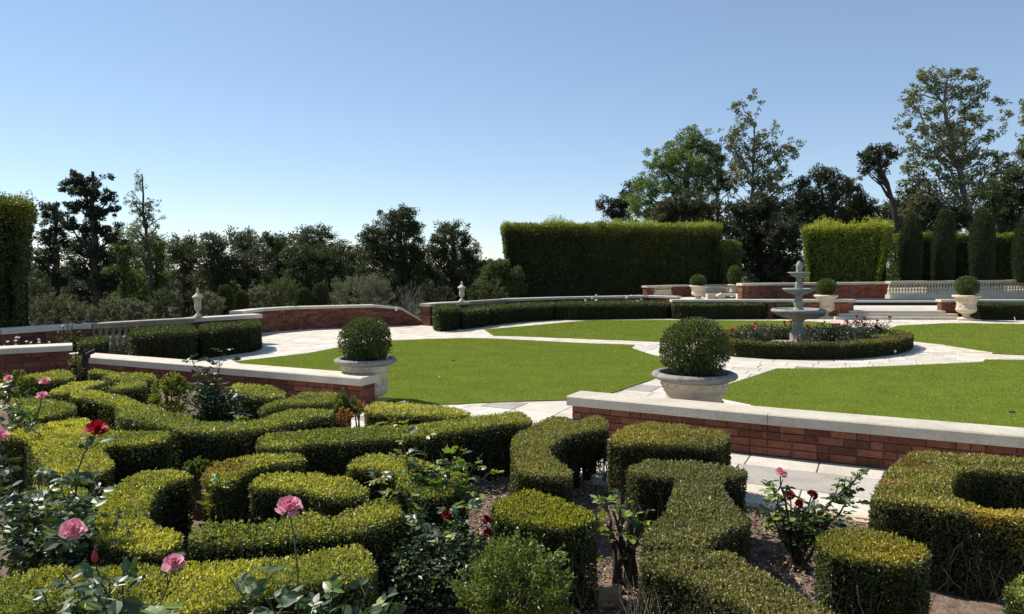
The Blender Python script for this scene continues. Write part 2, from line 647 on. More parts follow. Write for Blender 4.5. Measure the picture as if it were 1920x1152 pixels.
# sandstone edging between strip and bed
g = Geo()
for k in range(26):
    a = o0 - N * .07 + U * (-9 + k * .62)
    box(g, (a[0], a[1], -.03), np.r_[U, 0] * .3, np.r_[N, 0] * .055, .065, mixc((1, .86, .66), (.85, .7, .5), R.uniform(0, 1, 1))[0], jit=.004)
o = g.build('bed_edging', M_SLABV)
struct(o)

# ------------------------------------------------------------------ lawns
GREEN = np.array([.215, .285, .036])
def lawn(key, dens, L):
    p = ccw(LAWNS[key])
    g = Geo()
    prism(g, p, -.03, .012, tuple(GREEN * .55))
    lw = struct(g.build('lawn', M_TURF))
    n = int(area(p) * dens)
    P = sample_in(p, n)
    Y = P[:, 1]
    ok = np.abs(P[:, 0]) / np.maximum(Y, .1) < .76
    P = P[ok]
    n = len(P)
    g = Geo()
    dr = R.normal(size=(n, 3)) * .3 + [.10, .05, 1]
    dr = unit(dr)
    Ls = L * R.uniform(.6, 1.3, n)
    w = L * .22 * R.uniform(.7, 1.3, n)
    base = np.c_[P, np.full(n, .01)]
    s = unit(np.cross(dr, R.normal(size=(n, 3))))
    V = np.stack([base - s * w[:, None] / 2, base + s * w[:, None] / 2, base + dr * Ls[:, None]], 1).reshape(-1, 3)
    pt = noise(np.c_[P, P[:, 0] * 0], 1.4) * .5 + noise(np.c_[P, P[:, 0] * 0], 6) * .3
    c = GREEN * (1 + .16 * pt[:, None] + R.normal(size=(n, 1)) * .14)
    c[:, 0] *= 1 + .25 * R.random(n)
    g.add(V, np.arange(3 * n).reshape(n, 3), np.clip(c, .005, 1))
    stuff(g.build('grass_blades', M_GRASS, lw))
lawn('a', 4200, .021)
lawn('b', 3600, .022)
lawn('c', 2200, .028)
lawn('d', 2000, .028)

# ------------------------------------------------------------------ walls
bm_unit = []
for k in range(8):
    gg = Geo()
    V = np.array([[-.5, 0, -.5], [.5, 0, -.5], [.5, 1, -.5], [-.5, 1, -.5], [-.5, 0, .5], [.5, 0, .5], [.5, 1, .5], [-.5, 1, .5]], float)
    V += R.uniform(-.018, .018, V.shape) * [1, .12, 2.2]
    gg.add(V, BOXF, (1, 1, 1))
    bm_unit.append(gg.mesh('brick', M_BRICK))

def side3(v):
    return np.array([v[0], v[1], 0.0])

def wall(label, path, top, cop_h=.1, base=0.0, thick=.30, over=.045, pitch=.0735, bl=.215, nobj=300, name='brick_wall',
         cat='wall', cop_len=1.35, ends=(True, True), slope=None, mort=(.19, .105, .078), stain=1.0, bricks=True):
    """path: front-face line from left to right as the camera sees it. slope(t)->top height along the path."""
    path = [np.asarray(p, float)[:2] for p in path]
    root = thing(name, label, cat, (path[0][0], path[0][1], base))
    core, stf = Geo(), Geo()
    cnt = 0
    Ltot = sum(np.linalg.norm(b - a) for a, b in zip(path[:-1], path[1:]))
    acc = 0
    blist = []
    for si, (a, b) in enumerate(zip(path[:-1], path[1:])):
        L = np.linalg.norm(b - a)
        u = (b - a) / L
        n = np.array([-u[1], u[0]])          # away from the camera
        f = -n
        tf = (lambda s: top) if slope is None else (lambda s, acc=acc: slope((acc + s) / Ltot))
        # mortar core
        ns = 1 if slope is None else max(1, int(L / .25))
        for k in range(ns):
            s0, s1 = L * k / ns, L * (k + 1) / ns
            h = (tf(s0) + tf(s1)) / 2 - cop_h - base
            if h < .01:
                continue
            c = a + u * (s0 + s1) / 2 + n * (thick / 2 + .006)
            box(core, (c[0], c[1], base), side3(u) * (s1 - s0) / 2, side3(n) * (thick / 2 - .006), h, mort)
        # coping stones
        nc = max(1, int(round(L / cop_len)))
        for k in range(nc):
            s0, s1 = L * k / nc, L * (k + 1) / nc
            e0 = over if (si == 0 and k == 0 and ends[0]) else -.002
            e1 = over if (si == len(path) - 2 and k == nc - 1 and ends[1]) else -.002
            q0 = a + u * (s0 - e0)
            q1 = a + u * (s1 + e1)
            t0, t1 = tf(max(s0, 0)), tf(min(s1, L))
            gg = Geo()
            ch = .012
            V = []
            for (q, tz) in ((q0, t0), (q1, t1)):
                for (w, zz) in ((-over, -cop_h), (-over, -ch), (-over + ch, 0), (thick + over - ch, 0), (thick + over, -ch), (thick + over, -cop_h)):
                    pt = q + n * w
                    V.append((pt[0], pt[1], tz + zz))
            V = np.array(V) + R.uniform(-.0015, .0015, (12, 3))
            Fc = [(i, (i + 1) % 6, 6 + (i + 1) % 6, 6 + i) for i in range(6)]
            gg.add(V, [tuple(reversed(x)) for x in Fc], R.uniform(.93, 1.03))
            gg.add(V[:6], [(0, 1, 2, 3, 4, 5)])
            gg.add(V[6:], [(5, 4, 3, 2, 1, 0)])
            gg.build('coping_stone', M_COPING, root)
        # bricks on the visible face
        rows = int(math.ceil((max(tf(0), tf(L)) - cop_h - base) / pitch))
        for r in range(rows):
            s = -(0 if r % 2 == 0 else bl / 2) - (0)
            while s < L - .02:
                l = bl if R.random() > .3 else bl * .5
                s0, s1 = max(s, 0), min(s + l, L)
                s += l
                if s1 - s0 < .03:
                    continue
                tt = min(tf(s0), tf(s1)) - cop_h
                z1 = (max(tf(0), tf(L)) - cop_h) - r * pitch - .003
                z0 = max(z1 - pitch + .010, base)
                if slope is not None:
                    z1 = min(z1, tt)
                if z1 - z0 < .015:
                    continue
                c = a + u * (s0 + s1) / 2
                blist.append((c, u, n, s1 - s0 - .009, z0, z1, R.uniform(-.004, .005)))
        # bricks on the end face
        for (en, pt, dirn) in ((si == 0 and ends[0], a, -u), (si == len(path) - 2 and ends[1], b, u)):
            if not en:
                continue
            tz = tf(0) if pt is a else tf(L)
            rr = int(math.ceil((tz - cop_h - base) / pitch))
            for r in range(rr):
                w = 0 if r % 2 else -.1
                while w < thick - .02:
                    w0, w1 = max(w, 0), min(w + .2, thick)
                    w += .2
                    z1 = tz - cop_h - r * pitch - .003
                    z0 = max(z1 - pitch + .010, base)
                    if w1 - w0 < .03 or z1 - z0 < .015:
                        continue
                    c = pt + n * (w0 + w1) / 2
                    blist.append((c, n if dirn is u else -n, -dirn, w1 - w0 - .009, z0, z1, R.uniform(-.002, .004)))
        acc += L
    if not bricks:
        blist = []
    blist.sort(key=lambda q: np.hypot(*q[0]))
    for (c, u, n, l, z0, z1, pr) in blist:
        if cnt < nobj:
            Mx = Matrix(((u[0] * l, n[0] * .055, 0, c[0] - n[0] * (.002 + pr)),
                         (u[1] * l, n[1] * .055, 0, c[1] - n[1] * (.002 + pr)),
                         (0, 0, z1 - z0, (z0 + z1) / 2), (0, 0, 0, 1)))
            put('brick', bm_unit[R.integers(8)], root, Mx)
            cnt += 1
        else:
            t = R.uniform(.6, 1.15)
            cc = c + n * (.02 - pr)
            box(stf, (cc[0], cc[1], z0), side3(u) * l / 2, side3(n) * .026, z1 - z0, np.array([.31, .105, .066]) * t * [1, R.uniform(.85, 1.15), R.uniform(.85, 1.2)], jit=.0015)
    if core.n:
        core.build('mortar', M_MORTAR, root)
    if stf.n:
        stuff(stf.build('brickwork', M_BRICKV, root))
    return root

wall('low brick wall with pale coping running in from the right, behind the wide urn foreground', WR, .406)
wall('low brick wall with pale coping on the left of the gap, ending in front of the tall urn', WL, .406)
rw0 = G(129, 647.5, .575)[:2]
rw1 = G(0, 653.5, .575)[:2]
dw = unit(rw1 - rw0)
wall('short taller brick wall at the left edge, just above the far end of the low wall', [rw1 + dw * 2.2, rw0], .575, thick=.34, cop_h=.085)

# balusters
def balus_mesh(h, r, mat, seg=10):
    pr = [(1.0, 0), (.97, .06), (.93, .16), (.80, .25), (.58, .31), (.78, .37), (.97, .42), (.90, .47), (.64, .58), (.45, .72), (.52, .82), (.82, .91), (1.0, .97), (1.0, 1.0)]
    gg = Geo()
    lathe(gg, [(a * r, z * h) for a, z in pr], seg)
    return gg.mesh('baluster', mat, True)

def balustrade(label, path, top, base, pitch, rail=.09, plinth=.12, depth=.2, r=None, mat=None):
    mat = mat or M_BALU
    path = [np.asarray(p, float)[:2] for p in path]
    root = thing('balustrade', label, 'balustrade', (path[0][0], path[0][1], base))
    h = top - base - rail - plinth
    me = balus_mesh(h, r or pitch * .45, mat)
    g1, g2 = Geo(), Geo()
    for a, b in zip(path[:-1], path[1:]):
        L = np.linalg.norm(b - a)
        u = (b - a) / L
        n = np.array([-u[1], u[0]])
        c = (a + b) / 2 + n * depth / 2
        box(g1, (c[0], c[1], top - rail), side3(u) * L / 2, side3(n) * (depth / 2 + .03), rail * .6)
        box(g1, (c[0], c[1], top - rail * .4), side3(u) * L / 2, side3(n) * (depth / 2 + .05), rail * .4)
        box(g2, (c[0], c[1], base), side3(u) * L / 2, side3(n) * (depth / 2 + .02), plinth)
        k = max(1, int(round(L / pitch)))
        for i in range(k):
            q = a + u * L * (i + .5) / k + n * depth / 2
            put('baluster', me, root, Matrix.Translation((q[0], q[1], base + plinth)))
    g1.build('rail', mat, root)
    g2.build('plinth', mat, root)
    return root

# left far terrace wall
wz = .67
def wp(x, y, z=wz):
    return G(x, y, z)[:2]
wall('long dim brick parapet at the far left behind the white flower bed', [wp(-60, 621), wp(0, 618), wp(150, 608), wp(172, 607.5)], wz, cop_h=.09, nobj=220, ends=(False, False))
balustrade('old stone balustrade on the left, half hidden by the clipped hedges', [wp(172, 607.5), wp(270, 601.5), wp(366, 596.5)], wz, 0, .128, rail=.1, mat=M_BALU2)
wall('brick pier wall carrying the left finial urn, above the clipped hedge', [wp(366, 596.5), wp(487, 589.5)], wz, cop_h=.085, nobj=160)
# ramp wall
def rs(t):
    return .645 if t < .835 else .645 - (t - .835) / .165 * .60
rp = [G(452, 585.5, .62)[:2], G(492, 580, .63)[:2], G(560, 575.5, .64)[:2], G(650, 573, .645)[:2], G(752, 570.5, .645)[:2], G(805, 609, .0)[:2]]
rp[5] = rp[4] + unit(rp[4] - rp[3]) * .85
wall('brick ramp wall with white coping sloping down to the ground at its right end', rp, .645, cop_h=.07, thick=.28, nobj=300, slope=rs, ends=(False, False), cop_len=1.0)
# back-left wall
bw = [G(806, 570, .66)[:2], G(832, 568, .66)[:2], G(878, 565.5, .67)[:2]]
wall('brick pier and wall end carrying the middle finial urn, beside the ramp', bw, .665, cop_h=.085, nobj=120)
b2 = [G(878, 565.5, .67)[:2], G(952, 560.8, .67)[:2]]
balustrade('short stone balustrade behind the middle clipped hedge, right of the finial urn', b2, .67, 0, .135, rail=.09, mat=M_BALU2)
b3 = [G(952, 560.8, .67)[:2], G(1040, 557.5, .68)[:2], G(1213, 553.5, .69)[:2], G(1268, 556.5, .66)[:2]]
wall('long shaded brick wall in front of the tall dark hedge', b3, .675, cop_h=.08, nobj=200, cop_len=2.0)

# ------------------------------------------------------------------ terrace, steps, pool
TZ = .28
tp0, tp1 = G(1262, 562, .65)[:2], G(1601, 562, .65)[:2]
tp2, tp3 = G(1766, 562, .65)[:2], G(2330, 564, .65)[:2]
wall('brick terrace wall with thin coping, left of the stone steps', [tp0, tp1], .65, cop_h=.085, nobj=260, cop_len=2.2)
wall('brick terrace wall with thin coping, right of the stone steps', [tp2, tp3], .65, cop_h=.085, nobj=160, cop_len=2.2)
g = Geo()
ter = ccw(np.array([tp0 + [0, .3], [tp1[0], tp1[1] + .3], [tp1[0], tp1[1] + .9], [tp2[0], tp2[1] + .9], [tp2[0], tp2[1] + .3], tp3 + [0, .3], [33, 32.0], [13, 32.35], [8, 36.8], [6.2, 33]]))
prism(g, ter, -.05, TZ, (.95, .95, .95))
struct(g.build('terrace_paving', M_SLABV))
st = thing('stone_steps', 'three wide pale stone steps between two white urns', 'steps', ((tp1[0] + tp2[0]) / 2, tp1[1], 0))
for k, (xl, xr, y, zt) in enumerate([(1566, 1803, 599.5, .093), (1574, 1796, 593.5, .187), (1592, 1773, 588, TZ)]):
    a = G(xl, y, 0 if k == 0 else .093 * k)[:2]
    b = G(xr, y + .6, 0 if k == 0 else .093 * k)[:2]
    gg = Geo()
    y1 = tp1[1] + 1.0 + .003 * k
    q = np.array([a, b, [b[0], y1], [a[0], y1]])
    prism(gg, q, -.02, zt, None, rnd=.012)
    gg.build('step', M_COPING, st)
# raised pool beyond the steps
pw = thing('raised_pool', 'raised pool with dark blue tiled side and grey rim, beyond the steps', 'pool', (tp1[0] + 2, 27.6, TZ))
pa, pb = D(1480, 575, 28.2), D(2010, 575, 28.6)
g = Geo()
c = (pa + pb) / 2
hl = (pb[0] - pa[0]) / 2
box(g, (c[0], c[1] + .25, TZ), (hl, 0, 0), (0, .25, 0), .11, (.015, .022, .045))
g.build('tiled_side', M_MISC, pw)
g = Geo()
box(g, (c[0], c[1] + .23, TZ + .11), (hl + .02, 0, 0), (0, .3, 0), .05, (.72, .74, .78))
g.build('rim', M_COPING, pw)
g = Geo()
box(g, (c[0], c[1] + 1.9, TZ + .02), (hl, 0, 0), (0, 1.35, 0), .1, (.03, .05, .07))
o = g.build('water', M_MISC, pw)

# back wall and right balustrade on the terrace
bwz = 1.07
bq = [G(1392, 531.5, bwz)[:2], G(1520, 530.3, bwz)[:2], G(1668, 529, bwz)[:2]]
wall('long brick back wall behind the fountain, below the bright square hedge', bq, bwz, cop_h=.1, base=TZ, nobj=120, cop_len=2.4)
balustrade('long pale stone balustrade at the far right, in front of the cypresses',
           [G(1669, 527.6, 1.13)[:2], G(1861, 525.6, 1.13)[:2], G(2330, 522, 1.13)[:2]], 1.13, TZ, .187, rail=.1, plinth=.26, depth=.22)
c1 = [G(1226, 536, .86)[:2], G(1262, 535, .86)[:2]]
wall('small brick pier end at the left of the far stone balustrade', [G(1213, 536.2, .86)[:2], G(1226, 536, .86)[:2]], .86, cop_h=.09, base=TZ, nobj=20)
balustrade('tiny stone balustrade in the shade under the tall dark hedge', c1, .86, TZ, .15, rail=.09)
wall('dark brick wall behind the small far urn, under the tall hedge', [G(1262, 535, .86)[:2], G(1330, 533.8, .86)[:2], G(1396, 533.4, .86)[:2]], .86, cop_h=.08, base=TZ, nobj=60)
# ------------------------------------------------------------------ fountain
FY = 16.4
fc = D(1495.8, 642, FY)
FX, FYY = fc[0], fc[1]
zu = FY / F_PX / 6.0             # metres per unit of the measured profile
fz0 = .10
def fz(y):
    return fz0 + (975 - y) * zu
ft = thing('fountain', 'grey three-tiered stone fountain in the middle of the round rose bed', 'fountain', (FX, FYY, 0))
def fpart(name, prof, mod=None, seg=48):
    gg = Geo()
    lathe(gg, [(w * zu, fz(y)) for w, y in prof], seg, (FX, FYY, 0), mod)
    return gg.build(name, M_FOUNT, ft, True)
def flute(n, a):
    return lambda r, z, th, i: r * (1 + a * np.cos(n * th))
def rope(n, a, lo, hi):
    def f(r, z, th, i):
        return r * (1 + a * np.cos(n * th + i * 1.2)) if lo <= i <= hi else r
    return f
gg = Geo()
lathe(gg, [(0, fz0 - .005), (165 * zu * 1.75, fz0 - .005), (165 * zu * 1.78, fz0 - .03), (165 * zu * 1.78, 0)], 40, (FX, FYY, 0))
gg.build('base_slab', M_COPING, ft)
fpart('pedestal', [(92, 985), (92, 968), (84, 962), (86, 920), (84, 890), (74, 860), (60, 825), (53, 795), (50, 765), (52, 748), (62, 744), (63, 736), (50, 734)], flute(12, .045), 72)
fpart('lower_bowl', [(55, 742), (70, 728), (120, 712), (180, 694), (232, 674), (258, 660), (268, 650), (284, 645), (292, 634), (294, 622), (286, 608), (272, 602), (262, 606), (250, 622), (200, 640), (50, 646)],
      lambda r, z, th, i: r * (1 + .03 * np.cos(28 * th)) if 1 <= i <= 5 else (r * (1 + .012 * np.cos(64 * th + i * 1.3)) if 7 <= i <= 10 else r), 256)
fpart('lower_column', [(58, 640), (58, 606), (48, 598), (45, 580), (53, 562), (54, 540), (50, 522), (42, 500), (35, 482), (36, 462), (42, 450), (42, 440)], flute(10, .03), 60)
fpart('middle_bowl', [(36, 448), (60, 440), (112, 424), (140, 408), (156, 394), (170, 389), (174, 382), (168, 373), (155, 376), (120, 396), (40, 402)],
      lambda r, z, th, i: r * (1 + .03 * np.cos(20 * th)) if i <= 4 else (r * (1 + .02 * np.cos(40 * th + i)) if i <= 7 else r), 160)
fpart('upper_column', [(45, 400), (45, 372), (43, 355), (45, 335), (44, 318), (36, 300), (30, 285), (31, 265), (36, 254), (36, 248)], flute(10, .03), 60)
fpart('upper_bowl', [(36, 252), (60, 243), (85, 226), (100, 210), (114, 203), (121, 197), (116, 190), (104, 193), (80, 205), (30, 210)],
      lambda r, z, th, i: r * (1 + .03 * np.cos(16 * th)) if i <= 3 else (r * (1 + .02 * np.cos(32 * th + i)) if i <= 6 else r), 128)
fpart('finial', [(36, 212), (36, 185), (33, 176), (36, 158), (34, 150), (37, 140), (39, 122), (33, 100), (24, 82), (15, 68), (9, 64), (0, 63)], flute(8, .04), 48)

# ------------------------------------------------------------------ urns
UPROF_LIP = [(.80, .125), (.86, .105), (.98, .075), (1.0, .045), (.97, .018), (.90, .0), (.83, .004), (.80, .03), (.78, .08)]
UPROF_BODY = [(.80, .12), (.79, .125), (.775, .14), (.765, .17), (.75, .20), (.765, .212), (.765, .222), (.725, .232), (.70, .26), (.67, .31), (.65, .36),
              (.645, .42), (.655, .48), (.685, .525), (.70, .535), (.73, .545), (.73, .565), (.705, .572), (.70, .60), (.66, .645), (.55, .69), (.40, .72), (.30, .74), (.27, .75)]
UPROF_FOOT = [(.29, .745), (.33, .75), (.33, .765), (.26, .775), (.235, .80), (.235, .83), (.27, .86), (.36, .885), (.46, .90), (.54, .905), (.56, .92), (.56, .94)]
def urn(label, x, y, Dm, H, base=0.0, group=None, foot=0):
    "x, y of the base centre, Dm rim diameter, H total height"
    r = Dm / 2
    root = thing('stone_urn', label, 'urn', (x, y, base), group)
    up = (H - foot) / .745 if foot else H
    def zz(d):
        if not foot:
            return base + H * (1 - d)
        return base + H - up * d if d < .745 else base + foot * (1 - d) / .255
    gg = Geo()
    lathe(gg, [(a * r, zz(b)) for a, b in UPROF_LIP], 96, (x, y, 0), lambda q, z, th, i: q * (1 + .016 * np.cos(24 * th + i * .9)) if 1 <= i <= 4 else q)
    gg.build('lip', M_LIP if Dm > .69 and y < 12 else M_URN, root, True)
    gg = Geo()
    lathe(gg, [(a * r, zz(b)) for a, b in UPROF_BODY], 96, (x, y, 0),
          lambda q, z, th, i: q * (1 + .012 * np.cos(32 * th)) if i in (2, 3, 4) else (q * (1 + .03 * np.abs(np.cos(10 * th + i * .6)) - .015) if 17 <= i <= 21 else q))
    gg.build('bowl', M_URN, root, True)
    # beads and swags in relief
    gg = Geo()
    for k in range(44):
        a = k / 44 * 6.283
        lathe(gg, [(0, -.009), (.008, -.005), (.011, 0), (.008, .006), (0, .009)], 6, (x + math.cos(a) * r * .70, y + math.sin(a) * r * .70, zz(.262)))
    for k in range(10):
        a = k / 10 * 6.283
        for j in range(9):
            t = j / 8 - .5
            b = a + t * .55
            sag = .43 + .075 * (1 - 4 * t * t)
            rr = r * (.655 + .012)
            lathe(gg, [(0, -.018), (.012, -.01), (.017, 0), (.012, .01), (0, .018)], 6, (x + math.cos(b) * rr, y + math.sin(b) * rr, zz(sag)))
        b = a + .31
        for j in range(3):
            lathe(gg, [(0, -.018), (.01, -.01), (.013, 0), (.01, .01), (0, .018)], 6, (x + math.cos(b) * r * .665, y + math.sin(b) * r * .665, zz(.40 + j * .035)))
    for k in range(16):
        a = k / 16 * 6.283
        lathe(gg, [(0, -.016), (.018, -.01), (.024, 0), (.018, .01), (0, .016)], 8, (x + math.cos(a) * r * .762, y + math.sin(a) * r * .762, zz(.165)))
    stuff(gg.build('relief', M_URN, root, True))
    gg = Geo()
    lathe(gg, [(a * r, zz(b)) for a, b in UPROF_FOOT], 64, (x, y, 0))
    box(gg, (x, y, base), np.r_[U, 0] * r * .58, np.r_[N, 0] * r * .58, H * .062 if not foot else foot * .3)
    gg.build('foot', M_URN, root, False)
    gg = Geo()
    lathe(gg, [(0, zz(.10)), (r * .4, zz(.095)), (r * .79, zz(.105))], 24, (x, y, 0), None, (.08, .055, .04))
    gg.build('potting_soil', M_SOIL, root)
    return root

def ball(label, x, y, z0, rad, sq=.93, leaf=.026, n=6500, col=((.050, .075, .022), (.10, .125, .03)), group=None, open_=.0, name='ball_topiary', tall=1.0, seed=1):
    "clipped ball: leaves on a ragged shell round a real branch frame"
    rng = np.random.default_rng(seed)
    root = thing(name, label, 'topiary', (x, y, z0), group)
    c = np.array([x, y, z0 + rad * sq * tall * .97])
    d = unit(rng.normal(size=(n, 3)))
    rr = rad * (1 - .55 * rng.random(n) ** 1.5) * (1 + .05 * noise(d, 3.2, seed) + .03 * noise(d, 8, seed))
    P = c + d * rr[:, None] * [1, 1, sq * tall]
    hole = noise(d, 4.2, seed * 3.1) + noise(d, 9, seed) * .5
    k = (hole > -1.0 + open_ * (d[:, 2] < .2)) & (P[:, 2] > z0 + .01)
    P, d = P[k], d[k]
    m = len(P)
    t = np.clip(rng.random(m) * .8 + .25 * noise(P, 5) + .1, 0, 1)
    g = Geo()
    leaf_quads(g, P, d * .75 + rng.normal(size=(m, 3)) * .6, leaf * rng.uniform(.7, 1.35, m), leaf * .62 * rng.uniform(.8, 1.2, m), mixc(col[0], col[1], t) * rng.uniform(.7, 1.3, (m, 1)), rng)
    stuff(g.build('foliage', M_BOX, root))
    g = Geo()
    for k in range(34):
        e = unit(rng.normal(size=3) + [0, 0, .35])
        p1 = c + e * rad * .8 * [1, 1, sq * tall]
        p0 = np.array([x + rng.normal() * .03, y + rng.normal() * .03, z0 - .02])
        tube(g, curve_pts(p0, p1, 5, .03, .012, rng), np.linspace(.012, .003, 5) * (rad / .35), 5, (.09, .065, .045))
    g.build('branches', M_WOOD, root)
    return root

# wide urn beyond the right wall, tall urn beyond the left wall end
b = D(1302, 697, 7.95)
UN = (b[0], b[1])
zrim = b[2]
urn('wide cream urn with grey rope lip behind the low wall, largest of the urns', UN[0], UN[1], .905, zrim, foot=.05)
ball('big round clipped box ball in the wide urn, pale gaps showing through it', UN[0], UN[1], zrim - .085, .372, sq=.90, leaf=.025, n=17000, open_=.55, seed=4)
b = D(686, 671, 9.62)
urn('tall cream urn with carved garlands beside the end of the left low wall', b[0], b[1], .806, b[2], foot=.05)
ball('round clipped box ball in the tall urn beside the left wall end', b[0], b[1], b[2] - .08, .338, sq=.90, leaf=.026, n=14000, open_=.45, seed=9)
FAR = []
for (px, pyb, rim, Dpx, ball_top, bw_, lab) in [
        (1548, 597.5, 553, 43, 522.5, 36, ('white urn with scrollwork at the left end of the stone steps', 'ball topiary in the urn left of the stone steps')),
        (1811, 601, 553.5, 49, 518.5, 40.5, ('white urn with scrollwork at the right end of the stone steps', 'ball topiary in the urn right of the stone steps'))]:
    p = G(px, pyb, 0)
    q = D(px, rim, p[1])
    urn(lab[0], p[0], p[1], Dpx * S(p[1]), q[2])
    rad = bw_ / 2 * S(p[1])
    tp = D(px, ball_top, p[1])[2]
    ball(lab[1], p[0], p[1], q[2] - .03, rad, sq=(tp - q[2] + .03) / 2 / rad / .985, leaf=.04, n=5200, seed=px)
for (px, Y, rim, Dpx, bt, bw_, la, lb, nm) in [
        (1309, 33.0, 535.5, 34, 516, 28, 'small white urn on the terrace under the right part of the tall dark hedge', 'flat-topped clipped bush in the small terrace urn', 1),
        (1377, 35.6, 533.5, 25, 498, 26, 'shaded white urn at the end of the curved stone bench', 'tall dark clipped bush in the urn by the curved bench', 1)]:
    q = D(px, rim, Y)
    urn(la, q[0], q[1], Dpx * S(Y), q[2] - TZ, base=TZ)
    rad = bw_ / 2 * S(Y)
    tp = D(px, bt, Y)[2]
    ball(lb, q[0], q[1], q[2] - .03, rad, sq=(tp - q[2] + .03) / 2 / rad / .985, leaf=.05, n=4200, seed=px)

# lidded finial urns on the piers
def finial(label, px, py_base, py_top, wpx, Y):
    p = D(px, py_base, Y)
    h = D(px, py_top, Y)[2] - p[2]
    r = wpx / 2 * S(Y)
    root = thing('finial_urn', label, 'urn', p)
    gg = Geo()
    box(gg, p, np.r_[U, 0] * r * .62, np.r_[N, 0] * r * .62, h * .05)
    lathe(gg, [(.62 * r, .05 * h), (.55 * r, .09 * h), (.28 * r, .13 * h), (.24 * r, .18 * h), (.34 * r, .21 * h)], 24, p)
    gg.build('foot', M_URN, root, True)
    gg = Geo()
    lathe(gg, [(.3 * r, .20 * h), (.55 * r, .26 * h), (.64 * r, .33 * h), (.60 * r, .40 * h), (.56 * r, .46 * h), (.60 * r, .58 * h), (.70 * r, .62 * h), (.72 * r, .645 * h)], 40, p,
          lambda q, z, th, i: q * (1 + .05 * np.cos(10 * th)))
    gg.build('body', M_URN, root, True)
    gg = Geo()
    lathe(gg, [(.72 * r, .64 * h), (1.0 * r, .66 * h), (1.0 * r, .69 * h), (.78 * r, .73 * h), (.5 * r, .77 * h), (.3 * r, .82 * h), (.2 * r, .85 * h), (.24 * r, .88 * h), (.26 * r, .92 * h), (.14 * r, .96 * h), (.05 * r, 1.0 * h), (0, h)], 24, p)
    gg.build('lid', M_URN, root, True)
finial('weathered lidded stone urn on the left balustrade pier, in front of dark shrubs', 371.5, 595.5, 540, 20, 15.85)
finial('pale lidded stone urn on the middle wall pier, in front of the dark oak', 866, 565.5, 527.5, 16, 23.1)

# lidded white pot at the hedge foot
p = G(964.5, 599.5, 0)
root = thing('lidded_pot', 'round white lidded stone pot standing at the foot of the back hedge', 'pot', p)
s_ = S(p[1])
gg = Geo()
lathe(gg, [(7 * s_, 0), (8 * s_, .2 * s_), (9.6 * s_, 3.5 * s_), (10 * s_, 6.5 * s_), (9.2 * s_, 10 * s_), (8.6 * s_, 11.3 * s_), (9.6 * s_, 12 * s_), (9.6 * s_, 13 * s_)], 32, p)
gg.build('pot', M_COPING, root, True)
gg = Geo()
lathe(gg, [(9.8 * s_, 12.8 * s_), (9.4 * s_, 13.6 * s_), (4 * s_, 14.6 * s_), (1.2 * s_, 15 * s_), (1.5 * s_, 16 * s_), (0, 16.6 * s_)], 32, p)
gg.build('lid', M_COPING, root, True)

# curved stone bench on the terrace
q = D(1330, 556, 35.0)
s_ = S(35.0)
root = thing('stone_bench', 'curved pale stone bench with carved ends, in the shade of the tall hedge', 'bench', (q[0], q[1], TZ))
gg = Geo()
for i in range(14):
    t = i / 13
    xx = D(1326 + 66 * t, 550, 35.0)[0]
    yy = 35.0 + .9 - 1.2 * (2 * t - 1) ** 2 * .5
    box(gg, (xx, yy + .3, TZ), (2.9 * s_, 0, 0), (0, .08, 0), D(0, 541 - 2.5 * math.sin(t * 3.14), 35)[2] - TZ, (.85, .85, .88), jit=.004)
gg.build('backrest', M_COPING, root)
gg = Geo()
box(gg, (D(1360, 550, 34.6)[0], 34.6, D(0, 555, 34.6)[2]), (30 * s_, 0, 0), (0, .28, 0), .09)
gg.build('seat', M_COPING, root)
for xx, hh in ((1332, 551), (1350, 549.5), (1388, 552)):
    gg = Geo()
    w = 7.5 * s_
    pr = [(-w, 0), (w, 0), (w, .5), (w * .5, .72), (w * .15, 1.0), (-w * .3, .8), (-w * .8, .62), (-w, .4)] if xx == 1350 else [(-w, 0), (w, 0), (w, .9), (w * .9, 1.0), (-w * .9, 1.0), (-w, .9)]
    c0 = D(xx, 556, 34.2)
    hz = D(xx, hh, 34.2)[2] - TZ
    n_ = len(pr)
    V = [(c0[0] + a, 34.0, TZ + b_ * hz) for a, b_ in pr] + [(c0[0] + a, 34.3, TZ + b_ * hz) for a, b_ in pr]
    gg.add(V, [list(range(n_))])
    gg.add(V, [list(range(2 * n_ - 1, n_ - 1, -1))])
    gg.add(V, [(i, n_ + i, n_ + (i + 1) % n_, (i + 1) % n_) for i in range(n_)])
    gg.build('bench_end', M_COPING, root)

